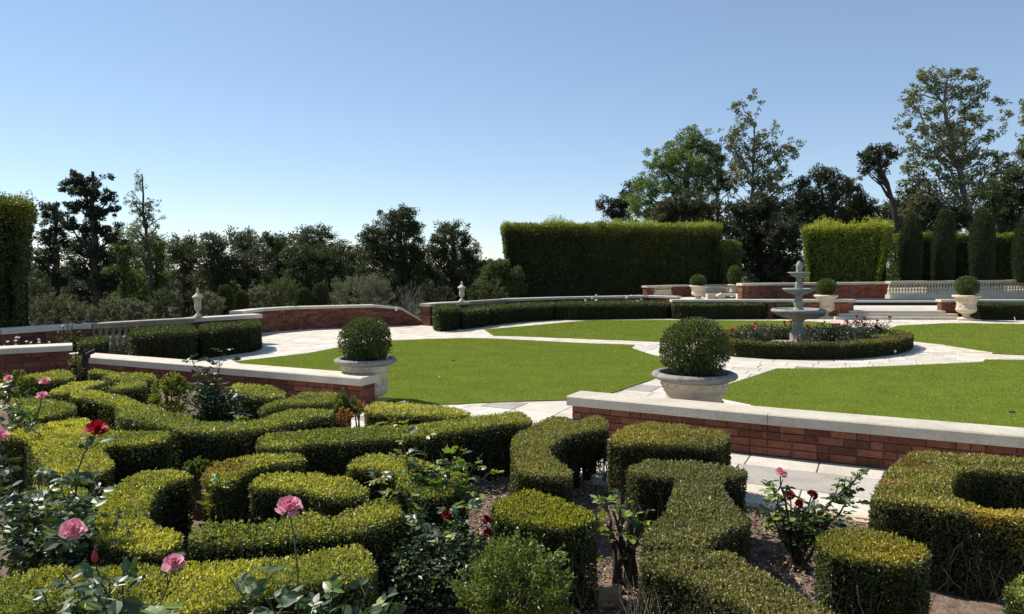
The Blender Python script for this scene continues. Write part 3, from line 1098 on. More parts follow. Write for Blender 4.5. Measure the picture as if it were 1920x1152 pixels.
# ------------------------------------------------------------------ clipped hedges
YEL = (.53, .50, .095)
GRN = (.125, .17, .045)
DRK = (.038, .065, .016)
RED = (.20, .10, .03)
def hedge(label, poly, z=.48, base=.0, leaf=.021, dens=15000, px=True, yel=.55, grn=GRN, yelc=YEL, red=0.0, flare=0.0, fuzz=.010, rnd=.015, lump=.012,
          sprout=0.0, topband=0.0, smooth=1, twigs=0, name='box_hedge', cat='hedge', group=None, seed=0, mat=None, hole=None, visible_only=True, core=True, side=.68, bald=.0, ringcore=None, corepoly=None, opening=None, patches=()):
    rng = np.random.default_rng(int(sum(map(ord, label)) * 31 + seed * 10) % 99991)
    poly = ccw(gp(poly, z) if px else np.asarray(poly, float))
    if hole is not None:
        pass
    if smooth:
        poly = chaikin(poly, smooth)
    if px and leaf < .03:
        poly = inset(poly, .016)       # the leaves reach out to the clipped line
        z = z - .010
    poly = resample(poly, max(.05, leaf * 2.5))
    poly0 = poly
    poly = poly + rng.normal(size=poly.shape) * leaf * (.22 if leaf < .03 else .05)
    cen = poly.mean(0)
    root = thing(name, label, cat, (cen[0], cen[1], base), group)
    H = z - base
    if leaf < .03:
        leaf, dens = leaf * .88, dens * 1.16
    A = area(poly)
    per = np.linalg.norm(np.roll(poly, -1, 0) - poly, axis=1)
    g = Geo()
    # top
    n = int(A * dens)
    P2 = sample_in(poly, n, rng)
    d, w = edge_dist(P2, poly)
    dn = np.clip(rnd - d, 0, rnd)
    zt = z - (rnd - np.sqrt(np.maximum(rnd ** 2 - dn ** 2, 0)))
    P = np.c_[P2, zt]
    P[:, 2] += lump * noise(P, 5.5, seed) + lump * .7 * noise(P, 14, seed) - rng.random(n) ** 2 * leaf * 1.6 + fuzz * rng.random(n) ** 3
    if sprout:
        sprout_, spr = sprout, sprout * .4
        sp = np.clip(noise(P, 3.0, seed + 2) + .5 * noise(P, 9, seed), 0, 2)
        P[:, 2] += spr * sp * rng.random(n)
    nrm = np.c_[-w * (dn / rnd)[:, None], np.sqrt(np.maximum(1 - (dn / rnd) ** 2, .05))]
    # sides
    tot = per.sum()
    m = int(tot * H * dens * side)
    k = rng.choice(len(poly), m, p=per / tot)
    t = rng.random(m)[:, None]
    a = poly[k]
    e = np.roll(poly, -1, 0)[k] - a
    Q = a + e * t
    e0 = np.roll(poly0, -2, 0)[k] - np.roll(poly0, 1, 0)[k]
    on = unit(np.stack([e0[:, 1], -e0[:, 0]], 1))
    zs = base + (H - rnd * .4) * (1 - rng.random(m) ** 1.1 * .98)
    off = lump * .8 * noise(np.c_[Q, zs], 7, seed) - rng.random(m) ** 2 * leaf * 1.4
    if flare:
        off = off - flare * (1 - (zs - base) / H)
    Qs = np.c_[Q + on * off[:, None], zs]
    if opening is not None:
        oc = G(opening[0], opening[1], z)[:2]
        keepm = ~((np.linalg.norm(Qs[:, :2] - oc, axis=1) < opening[2]) & (Qs[:, 2] < z * .40 + .05 * noise(Qs, 9))) 
        Qs, on = Qs[keepm], on[keepm]
        m = len(Qs)
    if bald:
        keepm = rng.random(m) > bald * np.clip(1.15 - (zs - base) / H * 1.3, 0, 1)
        Qs, on = Qs[keepm], on[keepm]
        m = len(Qs)
    if visible_only:
        # faces turned away from any nearby viewpoint keep a thinner cover
        away = np.sum(on * unit(Qs[:, :2]), 1) > .8
        keepm = ~away | (rng.random(m) < .3)
        Qs, on = Qs[keepm], on[keepm]
        m = len(Qs)
    for Pt, Nr, top in ((P, nrm, True), (Qs, np.c_[on, np.full(m, .25)], False)):
        q = len(Pt)
        if q == 0:
            continue
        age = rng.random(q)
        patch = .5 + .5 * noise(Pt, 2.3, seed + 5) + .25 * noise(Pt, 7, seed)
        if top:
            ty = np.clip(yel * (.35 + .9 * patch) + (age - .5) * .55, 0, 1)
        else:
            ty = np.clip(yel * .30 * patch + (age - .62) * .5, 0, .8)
            if topband:      # sunlit top fringe put into the colour: yellower leaves near the top
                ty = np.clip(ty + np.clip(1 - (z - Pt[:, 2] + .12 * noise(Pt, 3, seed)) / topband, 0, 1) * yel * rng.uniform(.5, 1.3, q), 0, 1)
        c = mixc(grn, yelc, ty) * (1.0 if top or topband else .52)     # shade of the flanks put into the leaf colour
        if red:
            rp = np.clip(noise(Pt, 1.9, seed + 11) - (1 - red * 1.6), 0, 1) * 2.5
            c = mixc(np.zeros(3), np.ones(3), np.zeros(q)) + c * (1 - np.clip(rp, 0, 1))[:, None] + np.array(RED) * np.clip(rp, 0, 1)[:, None]
        for (ax, ay, ar, ac) in patches:
            pc = G(ax, ay, z)
            w_ = np.clip(1.3 - np.linalg.norm((Pt - pc) * [1, 1, .6], axis=1) / ar + .5 * noise(Pt, 12), 0, 1)[:, None]
            w_ = w_ * (rng.random((q, 1)) < .85)
            c = c * (1 - w_) + np.asarray(ac) * w_
        c = c * rng.uniform(.45, 1.5, (q, 1))
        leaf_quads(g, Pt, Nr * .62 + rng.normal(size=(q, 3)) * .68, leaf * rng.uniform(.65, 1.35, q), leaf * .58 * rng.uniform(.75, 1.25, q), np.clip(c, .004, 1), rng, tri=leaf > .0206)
    if topband:
        ns_ = int(A * 170)
        S0 = sample_in(inset(poly, -.02), ns_, rng)
        dd_, _ = edge_dist(S0, poly)
        hs = (sprout * .75) * np.clip(.45 + 1.0 * noise(np.c_[S0, S0[:, 0] * 0], 1.5, seed + 2), .05, 1.6) * rng.uniform(.5, 1.3, ns_)
        for k_ in range(9):
            f_ = (k_ + .5) / 9
            Pq = np.c_[S0 + rng.normal(size=(ns_, 2)) * .03, z - .30 + (hs + .30) * f_]
            cq = mixc(grn, yelc, np.clip(yel * (.55 + .6 * f_) + rng.normal(size=ns_) * .2, 0, 1)) * rng.uniform(.7, 1.4, (ns_, 1))
            leaf_quads(g, Pq, rng.normal(size=(ns_, 3)) * .7 + [0, 0, .7], leaf * rng.uniform(.7, 1.2, ns_), leaf * .5, np.clip(cq, 0, 1), rng, tri=True)
    stuff(g.build('foliage', mat or M_BOX, root))
    if ringcore is not None:
        g = Geo()
        A_, B_ = inset(ringcore[0], .05), inset(ringcore[0], ringcore[1] - .05)
        n_ = len(A_)
        for z_ in (base + .02, z - .06):
            g.add(np.r_[np.c_[A_, np.full(n_, z_)], np.c_[B_, np.full(n_, z_)]], [(i, (i + 1) % n_, n_ + (i + 1) % n_, n_ + i) for i in range(n_)], (.032, .032, .018))
        for Q_ in (A_, B_):
            g.add(np.r_[np.c_[Q_, np.full(n_, base)], np.c_[Q_, np.full(n_, z - .06)]], [(i, (i + 1) % n_, n_ + (i + 1) % n_, n_ + i) for i in range(n_)], (.032, .032, .018))
        g.build('inner_wood', M_CORE, root)
    elif core:
        g = Geo()
        if leaf < .05:
            # columns of wood on a fine grid, kept back from the clipped line
            cs_ = .05
            lo, hi = poly.min(0), poly.max(0)
            gx_ = np.arange(lo[0], hi[0] + cs_, cs_)
            gy_ = np.arange(lo[1], hi[1] + cs_, cs_)
            PX, PY = np.meshgrid(gx_, gy_)
            Pc = np.c_[PX.ravel(), PY.ravel()]
            ok = inside(Pc, poly)
            ed, _ = edge_dist(Pc, poly)
            ok &= ed > .036
            ok = ok.reshape(PX.shape)
            zb_ = np.full(PX.shape, base - .02)
            if opening is not None:
                oc = G(opening[0], opening[1], z)[:2]
                zb_[(np.linalg.norm(Pc - oc, axis=1) < opening[2]).reshape(PX.shape)] = z * .42
            zt_ = z - leaf * 2.4
            h_ = cs_ / 2
            Vc = []
            for iy, ix in np.argwhere(ok):
                x_, y_, b0_ = PX[iy, ix], PY[iy, ix], zb_[iy, ix]
                q_ = [(x_ - h_, y_ - h_), (x_ + h_, y_ - h_), (x_ + h_, y_ + h_), (x_ - h_, y_ + h_)]
                Vc.append([(a_, b_, zt_) for a_, b_ in q_])
                for (dy, dx, e0, e1) in ((-1, 0, 0, 1), (0, 1, 1, 2), (1, 0, 2, 3), (0, -1, 3, 0)):
                    yy, xx = iy + dy, ix + dx
                    out = not (0 <= yy < ok.shape[0] and 0 <= xx < ok.shape[1] and ok[yy, xx])
                    if out or zb_[yy, xx] > b0_ + .01:
                        t_ = zt_ if out else zb_[yy, xx]
                        Vc.append([(*q_[e0], b0_), (*q_[e1], b0_), (*q_[e1], t_), (*q_[e0], t_)])
            Vc = np.array(Vc).reshape(-1, 3)
            g.add(Vc, np.arange(len(Vc)).reshape(-1, 4), (.032, .032, .018))
        else:
            pin = inset(poly, flare * .6 + min(leaf * 2.2, .12))
            pin = resample(pin, .4)
            prism(g, pin, base - .02, z - leaf * .9, (.032, .032, .018))
        g.build('inner_wood', M_CORE, root)
    if twigs:
        g = Geo()
        for i in range(twigs):
            k = rng.choice(len(poly), p=per / tot)
            a = poly[k]
            e = unit(np.roll(poly, -1, 0)[k] - a)
            o_ = np.array([e[1], -e[0]])
            p0 = np.r_[a - o_ * rng.uniform(.0, .03), base + .0]
            p1 = np.r_[a + e * rng.normal() * .08 - o_ * .005, base + H * rng.uniform(.35, .85)]
            if o_ @ unit(a) > .3:
                continue
            tube(g, curve_pts(p0, p1, 5, 0, .012, rng), np.linspace(.0045, .0018, 5), 4, mixc((.15, .12, .09), (.24, .2, .15), rng.random(1))[0])
        if g.n:
            stuff(g.build('twigs', M_WOOD, root))
    return root

HEDGES = [
 # label, outline of the clipped top in the photo, options
 ('yellow-topped box hedge under the taller wall at the far left', [(26, 706), (60, 699), (118, 693), (143, 701), (140, 708), (75, 711), (45, 711)], dict(yel=.8, leaf=.027, dens=9000, z=.46)),
 ('shaggy pale box hedge against the left end of the low wall, with a stepped top', [(163, 694), (190, 692), (220, 698), (255, 699), (290, 702), (294, 708), (276, 711), (204, 712), (195, 704), (168, 700)], dict(yel=.55, leaf=.028, dens=8500, z=.46)),
 ('narrow wedge of yellow box hedge, pointing at the left, second row from the wall', [(88, 734), (120, 722), (170, 711), (197, 711), (195, 717), (160, 727), (150, 733), (100, 738)], dict(yel=.85, leaf=.026, dens=9000, z=.47)),
 ('small straight box hedge with yellow top near the left low wall', [(203, 724), (225, 716), (277, 713), (276, 721), (240, 725), (205, 728)], dict(yel=.8, leaf=.026, dens=9000, z=.47)),
 ('bent box hedge with yellow right half, behind the dark red rose', [(128, 738), (150, 731), (185, 731), (230, 739), (277, 755), (272, 759), (218, 759), (185, 750), (150, 744), (130, 742)], dict(yel=.75, leaf=.025, dens=10000)),
 ('green box hedge behind the two pink roses at the left edge', [(15, 745), (45, 740), (100, 745), (140, 755), (146, 762), (138, 769), (75, 778), (20, 772)], dict(yel=.3, leaf=.025, dens=10000)),
 ('long serpentine box hedge winding through the middle left', [(215, 760), (245, 757), (290, 759), (310, 768), (345, 774), (375, 787), (420, 788), (480, 786), (530, 772), (575, 764), (628, 765), (627, 776), (590, 782), (555, 790), (480, 805), (430, 808), (370, 808), (330, 806), (315, 801), (270, 790), (218, 784)], dict(yel=.42, leaf=.024, dens=11000, twigs=40)),
 ('big pale yellow box hedge with a broad slab-like top, under the dark red rose', [(-12, 815), (3, 812), (50, 800), (93, 790), (125, 784), (165, 783), (195, 803), (232, 809), (290, 806), (318, 805), (321, 815), (310, 824), (250, 832), (205, 832), (192, 840), (214, 862), (216, 872), (195, 885), (150, 895), (115, 895), (85, 885), (70, 865), (60, 845), (50, 824), (0, 822), (-12, 823)], dict(yel=.85, leaf=.022, dens=14000, twigs=160)),
 ('yellow crescent-shaped box hedge curving round a dark hollow', [(280, 880), (330, 879), (362, 885), (360, 892), (325, 901), (300, 917), (287, 934), (282, 955), (284, 968), (300, 980), (332, 990), (348, 999), (345, 1014), (300, 1034), (250, 1033), (200, 1022), (168, 1011), (158, 990), (160, 969), (172, 939), (190, 922), (217, 907), (250, 890)], dict(yel=.85, leaf=.021, dens=15500, twigs=60)),
 ('low ragged box hedge arm running right from the yellow crescent', [(350, 996), (410, 986), (480, 980), (515, 972), (562, 959), (592, 956), (620, 972), (640, 955), (680, 943), (735, 935), (762, 960), (735, 978), (690, 986), (640, 992), (615, 1000), (530, 1007), (480, 1012), (410, 1016), (352, 1014)], dict(yel=.42, leaf=.022, dens=12500, fuzz=.04, lump=.022, twigs=60)),
 ('box hedge with bronze tinted corner, behind the tiny rose shoot', [(375, 890), (392, 872), (437, 857), (480, 850), (540, 844), (573, 851), (575, 860), (540, 866), (480, 874), (455, 886), (430, 905), (395, 910)], dict(yel=.5, leaf=.023, dens=12500, twigs=60, patches=[(402, 884, .12, (.36, .24, .06)), (432, 872, .12, (.26, .17, .05))])),
 ('rounded oval box hedge with yellow top, behind the tall pink rose', [(463, 908), (480, 892), (530, 884), (592, 886), (655, 898), (692, 910), (698, 922), (672, 932), (630, 931), (590, 927), (570, 918), (520, 912), (480, 915)], dict(yel=.8, leaf=.022, dens=14000, twigs=60)),
 ('long straight box hedge reaching to the gap between the low walls', [(478, 826), (482, 818), (500, 813), (567, 810), (660, 800), (755, 797), (855, 785), (960, 770), (980, 769), (1000, 784), (997, 793), (960, 792), (855, 806), (755, 820), (655, 826), (575, 829), (545, 837), (500, 837), (482, 834)], dict(yel=.5, leaf=.023, dens=12000, twigs=120)),
 ('short box hedge with yellow end, beneath the leafy central rose bush', [(648, 870), (660, 858), (690, 850), (740, 848), (775, 855), (815, 866), (860, 880), (882, 903), (850, 928), (790, 932), (745, 908), (735, 884), (690, 876), (655, 877)], dict(yel=.7, leaf=.023, dens=12000, twigs=40)),
 ('tapering box hedge near the left wall end, next to a bronze patch', [(480, 765), (500, 757), (530, 747), (575, 735), (625, 735), (645, 742), (640, 750), (600, 755), (560, 755), (520, 761), (490, 770)], dict(yel=.45, leaf=.024, dens=10500)),
 ('wide low box hedge with bright yellow top in front of the tall urn', [(680, 762), (700, 755), (760, 753), (830, 757), (870, 765), (884, 770), (878, 778), (830, 779), (760, 776), (700, 773), (682, 769)], dict(yel=.8, leaf=.025, dens=10500)),
 ('dark sided box hedge right of the dense dark rose bush, against the left wall', [(427, 725), (440, 718), (480, 721), (520, 725), (538, 733), (536, 742), (500, 745), (440, 737), (425, 733)], dict(yel=.6, leaf=.026, dens=9500)),
 ('hook-shaped box hedge with bare stems showing at its right end, by the gap', [(957, 850), (957, 830), (962, 812), (1000, 795), (1027, 781), (1062, 778), (1080, 788), (1100, 783), (1120, 778), (1140, 790), (1143, 802), (1120, 803), (1080, 812), (1050, 822), (1031, 838), (1036, 850), (1050, 862), (1070, 873), (1079, 885), (1070, 894), (1040, 894), (1000, 891), (962, 884)], dict(yel=.4, grn=(.14, .155, .05), yelc=(.40, .36, .10), leaf=.022, dens=13500, twigs=60, opening=(1116, 800, .27), corepoly=[(960, 850), (960, 832), (965, 815), (1000, 798), (1040, 785), (1060, 790), (1045, 810), (1028, 838), (1033, 852), (1050, 866), (1070, 880), (1040, 890), (1000, 888), (965, 880)])),
 ('rectangular box hedge standing right against the front of the right low wall', [(1136, 824), (1150, 812), (1185, 791), (1225, 789), (1300, 797), (1368, 808), (1373, 817), (1352, 836), (1290, 834), (1235, 832), (1160, 831)], dict(yel=.5, grn=(.13, .145, .045), yelc=(.46, .37, .08), leaf=.022, dens=13500, twigs=90, smooth=0)),
 ('T-shaped olive box hedge in the centre right, upper of two steps', [(1172, 878), (1180, 868), (1212, 860), (1285, 860), (1360, 868), (1399, 876), (1404, 886), (1385, 892), (1362, 894), (1357, 905), (1365, 925), (1385, 945), (1412, 965), (1405, 980), (1380, 988), (1350, 1005), (1335, 1020), (1270, 1024), (1215, 1020), (1199, 1010), (1203, 996), (1215, 981), (1242, 959), (1255, 926), (1266, 893), (1230, 890), (1195, 888)], dict(yel=.35, grn=(.14, .15, .055), yelc=(.42, .36, .13), leaf=.021, dens=16000, twigs=80)),
 ('broad olive box hedge with bare twiggy flank, running off the bottom edge', [(1191, 1042), (1205, 1028), (1240, 1023), (1335, 1023), (1385, 1038), (1435, 1064), (1500, 1104), (1560, 1140), (1640, 1180), (1700, 1215), (1560, 1215), (1470, 1190), (1400, 1146), (1335, 1114), (1285, 1083), (1235, 1071), (1215, 1062), (1195, 1053)], dict(yel=.38, grn=(.145, .15, .055), yelc=(.44, .37, .12), leaf=.0195, dens=18000, twigs=900, z=.46, bald=.75)),
 ('large C-shaped box hedge with brown patches, at the right edge by the wall', [(1626, 934), (1657, 882), (1680, 860), (1700, 850), (1750, 847), (1840, 850), (1920, 855), (2020, 863), (2020, 892), (1920, 886), (1830, 880), (1797, 885), (1786, 907), (1790, 928), (1825, 941), (1850, 948), (1920, 952), (2020, 960), (2020, 988), (1920, 973), (1850, 966), (1765, 953), (1690, 943), (1640, 940)], dict(yel=.5, grn=(.13, .15, .045), yelc=(.46, .38, .08), leaf=.021, dens=15000, twigs=200, patches=[(1705, 868, .13, (.24, .12, .04)), (1660, 905, .09, (.42, .24, .10)), (1880, 958, .14, (.55, .40, .06)), (1745, 880, .06, (.2, .1, .04))])),
 ('small square box hedge with golden top, in front of the C-shaped hedge', [(1526, 1002), (1535, 988), (1580, 984), (1625, 985), (1690, 1000), (1730, 1015), (1746, 1022), (1744, 1042), (1735, 1050), (1680, 1054), (1625, 1046), (1560, 1037), (1530, 1022)], dict(yel=.72, yelc=(.42, .31, .03), leaf=.020, dens=18000, twigs=90)),
 ('corner of a box hedge cut by the lower right edge of the view', [(1877, 1097), (1900, 1077), (1940, 1070), (2000, 1085), (2000, 1150), (1930, 1135), (1880, 1108)], dict(yel=.4, leaf=.020, dens=16000)),
 ('square box hedge with brilliant yellow-green top, left of the bare rose stems', [(919, 950), (925, 936), (955, 926), (980, 916), (1045, 931), (1115, 956), (1124, 968), (1100, 976), (1047, 988), (997, 980), (960, 974), (925, 964)], dict(yel=.95, yelc=(.30, .29, .016), leaf=.0215, dens=15000, twigs=60, z=.5)),
 ('wide box hedge along the bottom left, in front of the yellow crescent', [(-40, 1092), (0, 1081), (87, 1061), (212, 1051), (300, 1051), (400, 1046), (480, 1043), (567, 1034), (655, 1019), (682, 1016), (697, 1030), (709, 1058), (703, 1078), (680, 1090), (605, 1097), (555, 1102), (480, 1113), (425, 1132), (350, 1150), (280, 1152), (225, 1118), (150, 1128), (60, 1145), (-40, 1165)], dict(yel=.72, leaf=.0195, dens=18500, twigs=60)),
 ('patch of box hedge almost hidden by the rose leaves at the left edge', [(0, 955), (20, 932), (50, 912), (100, 903), (150, 908), (178, 925), (150, 947), (80, 958), (30, 962)], dict(yel=.5, leaf=.021, dens=14000, z=.44)),
]
for k, (lab, poly, kw) in enumerate(HEDGES):
    hedge(lab, poly, seed=k * 1.7, **kw)

# shaggy untrimmed box shrubs
def shrub(label, px, py, Y, wpx, hpx, leaf=.022, n=5000, col=(GRN, (.15, .19, .03)), name='box_shrub', cat='shrub', mat=None, group=None, base=None, sprigs=True, seed=3, stems=18, tw=(.10, .08, .055)):
    "loose shrub: sprigs radiate from the base. px, py: middle of the crown"
    rng = np.random.default_rng(seed)
    c = D(px, py, Y)
    s_ = S(Y)
    rx, rz = wpx / 2 * s_, hpx / 2 * s_
    z0 = base if base is not None else max(.0, c[2] - rz)
    root = thing(name, label, cat, (c[0], c[1], z0), group)
    g = Geo()
    m = max(40, n // 45)
    d = unit(rng.normal(size=(m, 3)))
    e = c + d * np.array([rx, rx * .85, rz]) * (rng.uniform(.35, 1.0, m) ** .6)[:, None] * .9
    per = n // m
    P = np.repeat(e, per, 0)
    dd = np.repeat(unit(d + [0, 0, .75]), per, 0)
    tt = rng.random(len(P))
    P = P + dd * (tt * min(rx, rz) * .42)[:, None] + rng.normal(size=P.shape) * min(rx, rz) * .06
    P[:, 2] = np.maximum(P[:, 2], z0 + .01)
    q = len(P)
    cc = mixc(col[0], col[1], np.clip(tt * .6 + rng.random(q) * .5, 0, 1)) * rng.uniform(.7, 1.3, (q, 1))
    leaf_quads(g, P, dd * .8 + rng.normal(size=(q, 3)) * .6, leaf * rng.uniform(.7, 1.3, q), leaf * .55, cc, rng)
    stuff(g.build('foliage', mat or M_BOX, root))
    g = Geo()
    for i in range(stems):
        p1 = e[rng.integers(m)]
        p0 = np.array([c[0] + rng.normal() * rx * .15, c[1] + rng.normal() * rx * .15, z0])
        tube(g, curve_pts(p0, p1, 6, 0, rx * .04, rng), np.linspace(.012, .004, 6) * max(1, rx * 1.5), 5, tw)
    g.build('branches', M_WOOD, root)
    return root

shrub('untrimmed leafy box shrub at the bottom centre, below the brilliant yellow-green hedge', 968, 1112, 3.25, 205, 175, leaf=.021, n=9000, base=.02, seed=5)
shrub('untrimmed box shrub left of the dense dark rose bush', 318, 748, 7.25, 66, 85, leaf=.028, n=3600, col=((.08, .12, .02), (.24, .25, .03)), base=.02, seed=6)
shrub('loose green box shrub between the tapering hedge and the bronze patch', 652, 768, 6.9, 50, 66, leaf=.026, n=2600, col=((.06, .1, .02), (.13, .17, .03)), base=.02, seed=7)
shrub('dried orange-brown patch of dead box leaves near the left wall end', 645, 785, 6.6, 26, 42, leaf=.022, n=900, col=((.30, .12, .04), (.42, .22, .08)), base=.02, seed=8, stems=6)
shrub('small bronze tuft of dead box leaves at the foot of the wall end', 672, 765, 7.0, 30, 24, leaf=.022, n=500, col=((.34, .14, .04), (.45, .26, .1)), base=.1, seed=9, stems=4)
shrub('leafy young shrub at the left edge behind the pink roses', 28, 728, 7.4, 60, 50, leaf=.028, n=1900, col=((.07, .11, .02), (.17, .2, .03)), base=.02, seed=10)
shrub('sprouting box shrub in the hollow behind the crescent hedge', 372, 886, 4.95, 60, 44, leaf=.024, n=1900, col=((.05, .09, .02), (.12, .17, .03)), base=.05, seed=11)
# stems showing at the end of the hook-shaped hedge
g = Geo()
for k in range(7):
    p0 = G(1085 + k * 2.5, 910 - k * .5, 0.01)
    p1 = D(1070 + k * 11, 838 - k * 3, p0[1] + .05)
    tube(g, curve_pts(p0, p1, 6, 0, .012), np.linspace(.016, .008, 6), 6, (.06, .045, .035))
o = bpy.data.objects
hk = [q for q in o if q.get('label', '').startswith('hook-shaped')][0]
g.build('bare_stems', M_WOOD, hk)

# hedges of the court
def qb(pts):
    return [tuple(p) for p in pts]
FH = dict(yel=.2, grn=(.05, .078, .016), yelc=(.14, .15, .02), leaf=.04, dens=3600, rnd=.06, lump=.02, fuzz=.02)
hedge('clipped green hedge at the left, nearest block in front of the old balustrade', [(243, 617), (300, 613), (345, 610), (369, 614), (366, 622), (300, 625), (246, 628)], z=.565, seed=31, **{**FH, 'leaf': .034, 'dens': 6000})
hedge('clipped green hedge under the left finial urn, ending at the ramp', [(372, 611), (430, 605), (466, 602), (488, 601.5), (488, 607), (474, 610), (430, 614), (373, 620)], z=.56, seed=32, **{**FH, 'leaf': .034, 'dens': 6000})
hedge('small clipped hedge corner behind the far end of the low wall', [(146, 638), (168, 632.5), (198, 630.5), (202, 634), (190, 640), (150, 646)], z=.50, seed=33, **{**FH, 'leaf': .032, 'dens': 6500, 'yel': .45})
hedge('low sunlit strip of hedge in the white flower bed at the far left', [(-60, 656), (20, 642), (100, 637), (145, 634), (180, 629), (185, 632), (140, 640), (60, 646), (-20, 660)], z=.36, seed=34, **{**FH, 'leaf': .032, 'dens': 5500, 'yel': .6})
def strip(px0, px1, z, dy):
    pass
hedge('clipped hedge block beside the brick pier, right of the ramp', [(812, 572.5), (856, 571), (862, 573), (860, 578), (815, 580)], z=.62, seed=35, **FH)
hedge('darker lower hedge in front of the short balustrade', [(862, 579), (915, 575), (917, 580), (862, 585)], z=.51, seed=36, **FH)
hedge('curved hedge behind the white lidded pot', [(918, 574), (976, 569), (1040, 567), (1042, 571), (976, 574), (918, 579)], z=.52, seed=37, **FH)
hedge('long straight hedge under the shaded brick wall, left of the terrace wall', [(1041, 567), (1120, 565.5), (1200, 565), (1258, 565), (1258, 569), (1200, 569.5), (1041, 571.5)], z=.52, seed=38, **FH)
hedge('clipped hedge in front of the terrace wall, behind the fountain', [(1262, 567), (1340, 566.5), (1400, 566.5), (1440, 566.5), (1440, 570.5), (1340, 570.8), (1262, 571)], z=.51, seed=39, **{**FH, 'yel': .4})
hedge('short hedge end between the fountain and the left steps urn', [(1452, 567), (1486, 567), (1486, 571), (1452, 571)], z=.50, seed=40, **{**FH, 'yel': .45})
hedge('clipped hedge right of the right steps urn, below the pale balustrade', [(1822, 566.5), (1920, 566.5), (2330, 567), (2330, 572), (1920, 571), (1822, 571)], z=.52, seed=41, **FH)

# ring hedge round the fountain bed
ro = ccw(gp([(1330, 629), (1345, 636), (1377, 641), (1430, 644), (1488, 645.5), (1575, 645.5), (1633, 642.5), (1680, 638), (1707, 632), (1712, 626), (1695, 621.5), (1660, 618.5),
             (1590, 616.5), (1480, 616), (1390, 617.5), (1345, 622)], .30))
ri = inset(ro, .36)
cut = 3
ring = np.concatenate([np.roll(ro, -cut, 0), np.roll(ro, -cut, 0)[:1] + [.001, 0], (np.roll(ri, -cut, 0)[:1] + [.001, 0]), np.roll(ri, -cut, 0)[::-1]])
hedge('clipped ring hedge enclosing the fountain rose bed', ring, px=False, z=.30, smooth=0, leaf=.032, dens=7000, yel=.5, grn=(.075, .09, .02), yelc=(.26, .21, .03), rnd=.04, lump=.012, fuzz=.012, seed=50, ringcore=(ro, .36))
hedge('low inner hedge segment at the right of the fountain bed', [(1634, 629), (1665, 626.5), (1690, 625), (1692, 628), (1660, 630), (1636, 632)], z=.24, leaf=.032, dens=6000, yel=.35, seed=51)
g = Geo()
prism(g, inset(ro, .3), -.02, .045, (.10, .07, .05))
struct(g.build('fountain_bed_soil', M_SOIL))

# tall hedges
TH = dict(leaf=.075, dens=1500, rnd=.12, lump=.09, fuzz=.08, px=False, smooth=0, mat=M_DARKLEAF, name='tall_hedge')
def tallpoly(f0, f1, depth):
    f0, f1 = np.asarray(f0)[:2], np.asarray(f1)[:2]
    u = unit(f1 - f0)
    n = np.array([-u[1], u[0]])
    return np.array([f0, f1, f1 + n * depth, f0 + n * depth])
zt = D(0, 423, 38)[2]
hedge('long tall dark hedge with sunlit ragged top, in the middle distance', tallpoly(D(944, 424, 37.6), D(1356, 424, 38.6), 1.8), z=zt, base=-.5, yel=.85, grn=(.05, .07, .022), yelc=(.36, .38, .05), flare=.55, sprout=0.44, topband=.55, seed=61, **TH)
hedge('lower end block of the tall dark hedge, at its right', tallpoly(D(1360, 455, 38.3), D(1391, 457, 38.6), 1.4), z=D(0, 456, 38.4)[2], base=.1, yel=.7, grn=(.08, .10, .03), yelc=(.28, .30, .05), flare=.15, sprout=0.30, topband=.55, seed=62, **TH)
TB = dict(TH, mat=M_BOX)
hedge('bright green square hedge with flared top, lit by the sun', tallpoly(D(1503, 418, 36.4), D(1660, 424, 34.0), 1.6), z=D(0, 426, 35.4)[2], base=TZ, yel=.75, grn=(.15, .22, .03), yelc=(.40, .42, .04), flare=.5, sprout=0.50, topband=.55, seed=63, **TB)  # grazing sun on the front put into the colour as brighter leaf greens
hedge('tall dark hedge column at the left edge of the view', tallpoly(D(-160, 350, 13.6), D(50, 366, 14.4), 1.6), z=D(0, 372, 13.8)[2], base=-.1, yel=.6, grn=(.05, .07, .022), yelc=(.24, .25, .03), flare=.42, sprout=0.22, topband=.55, seed=64, **{**TH, 'leaf': .06, 'dens': 2600})
hedge('back hedge with yellow-green top behind the row of cypresses', tallpoly(D(1690, 445, 37.5), D(2330, 441, 37.5), 1.2), z=D(0, 443, 37.5)[2], base=TZ, yel=.7, grn=(.045, .07, .018), yelc=(.24, .25, .03), flare=.1, sprout=0.30, topband=.55, seed=65, **TH)

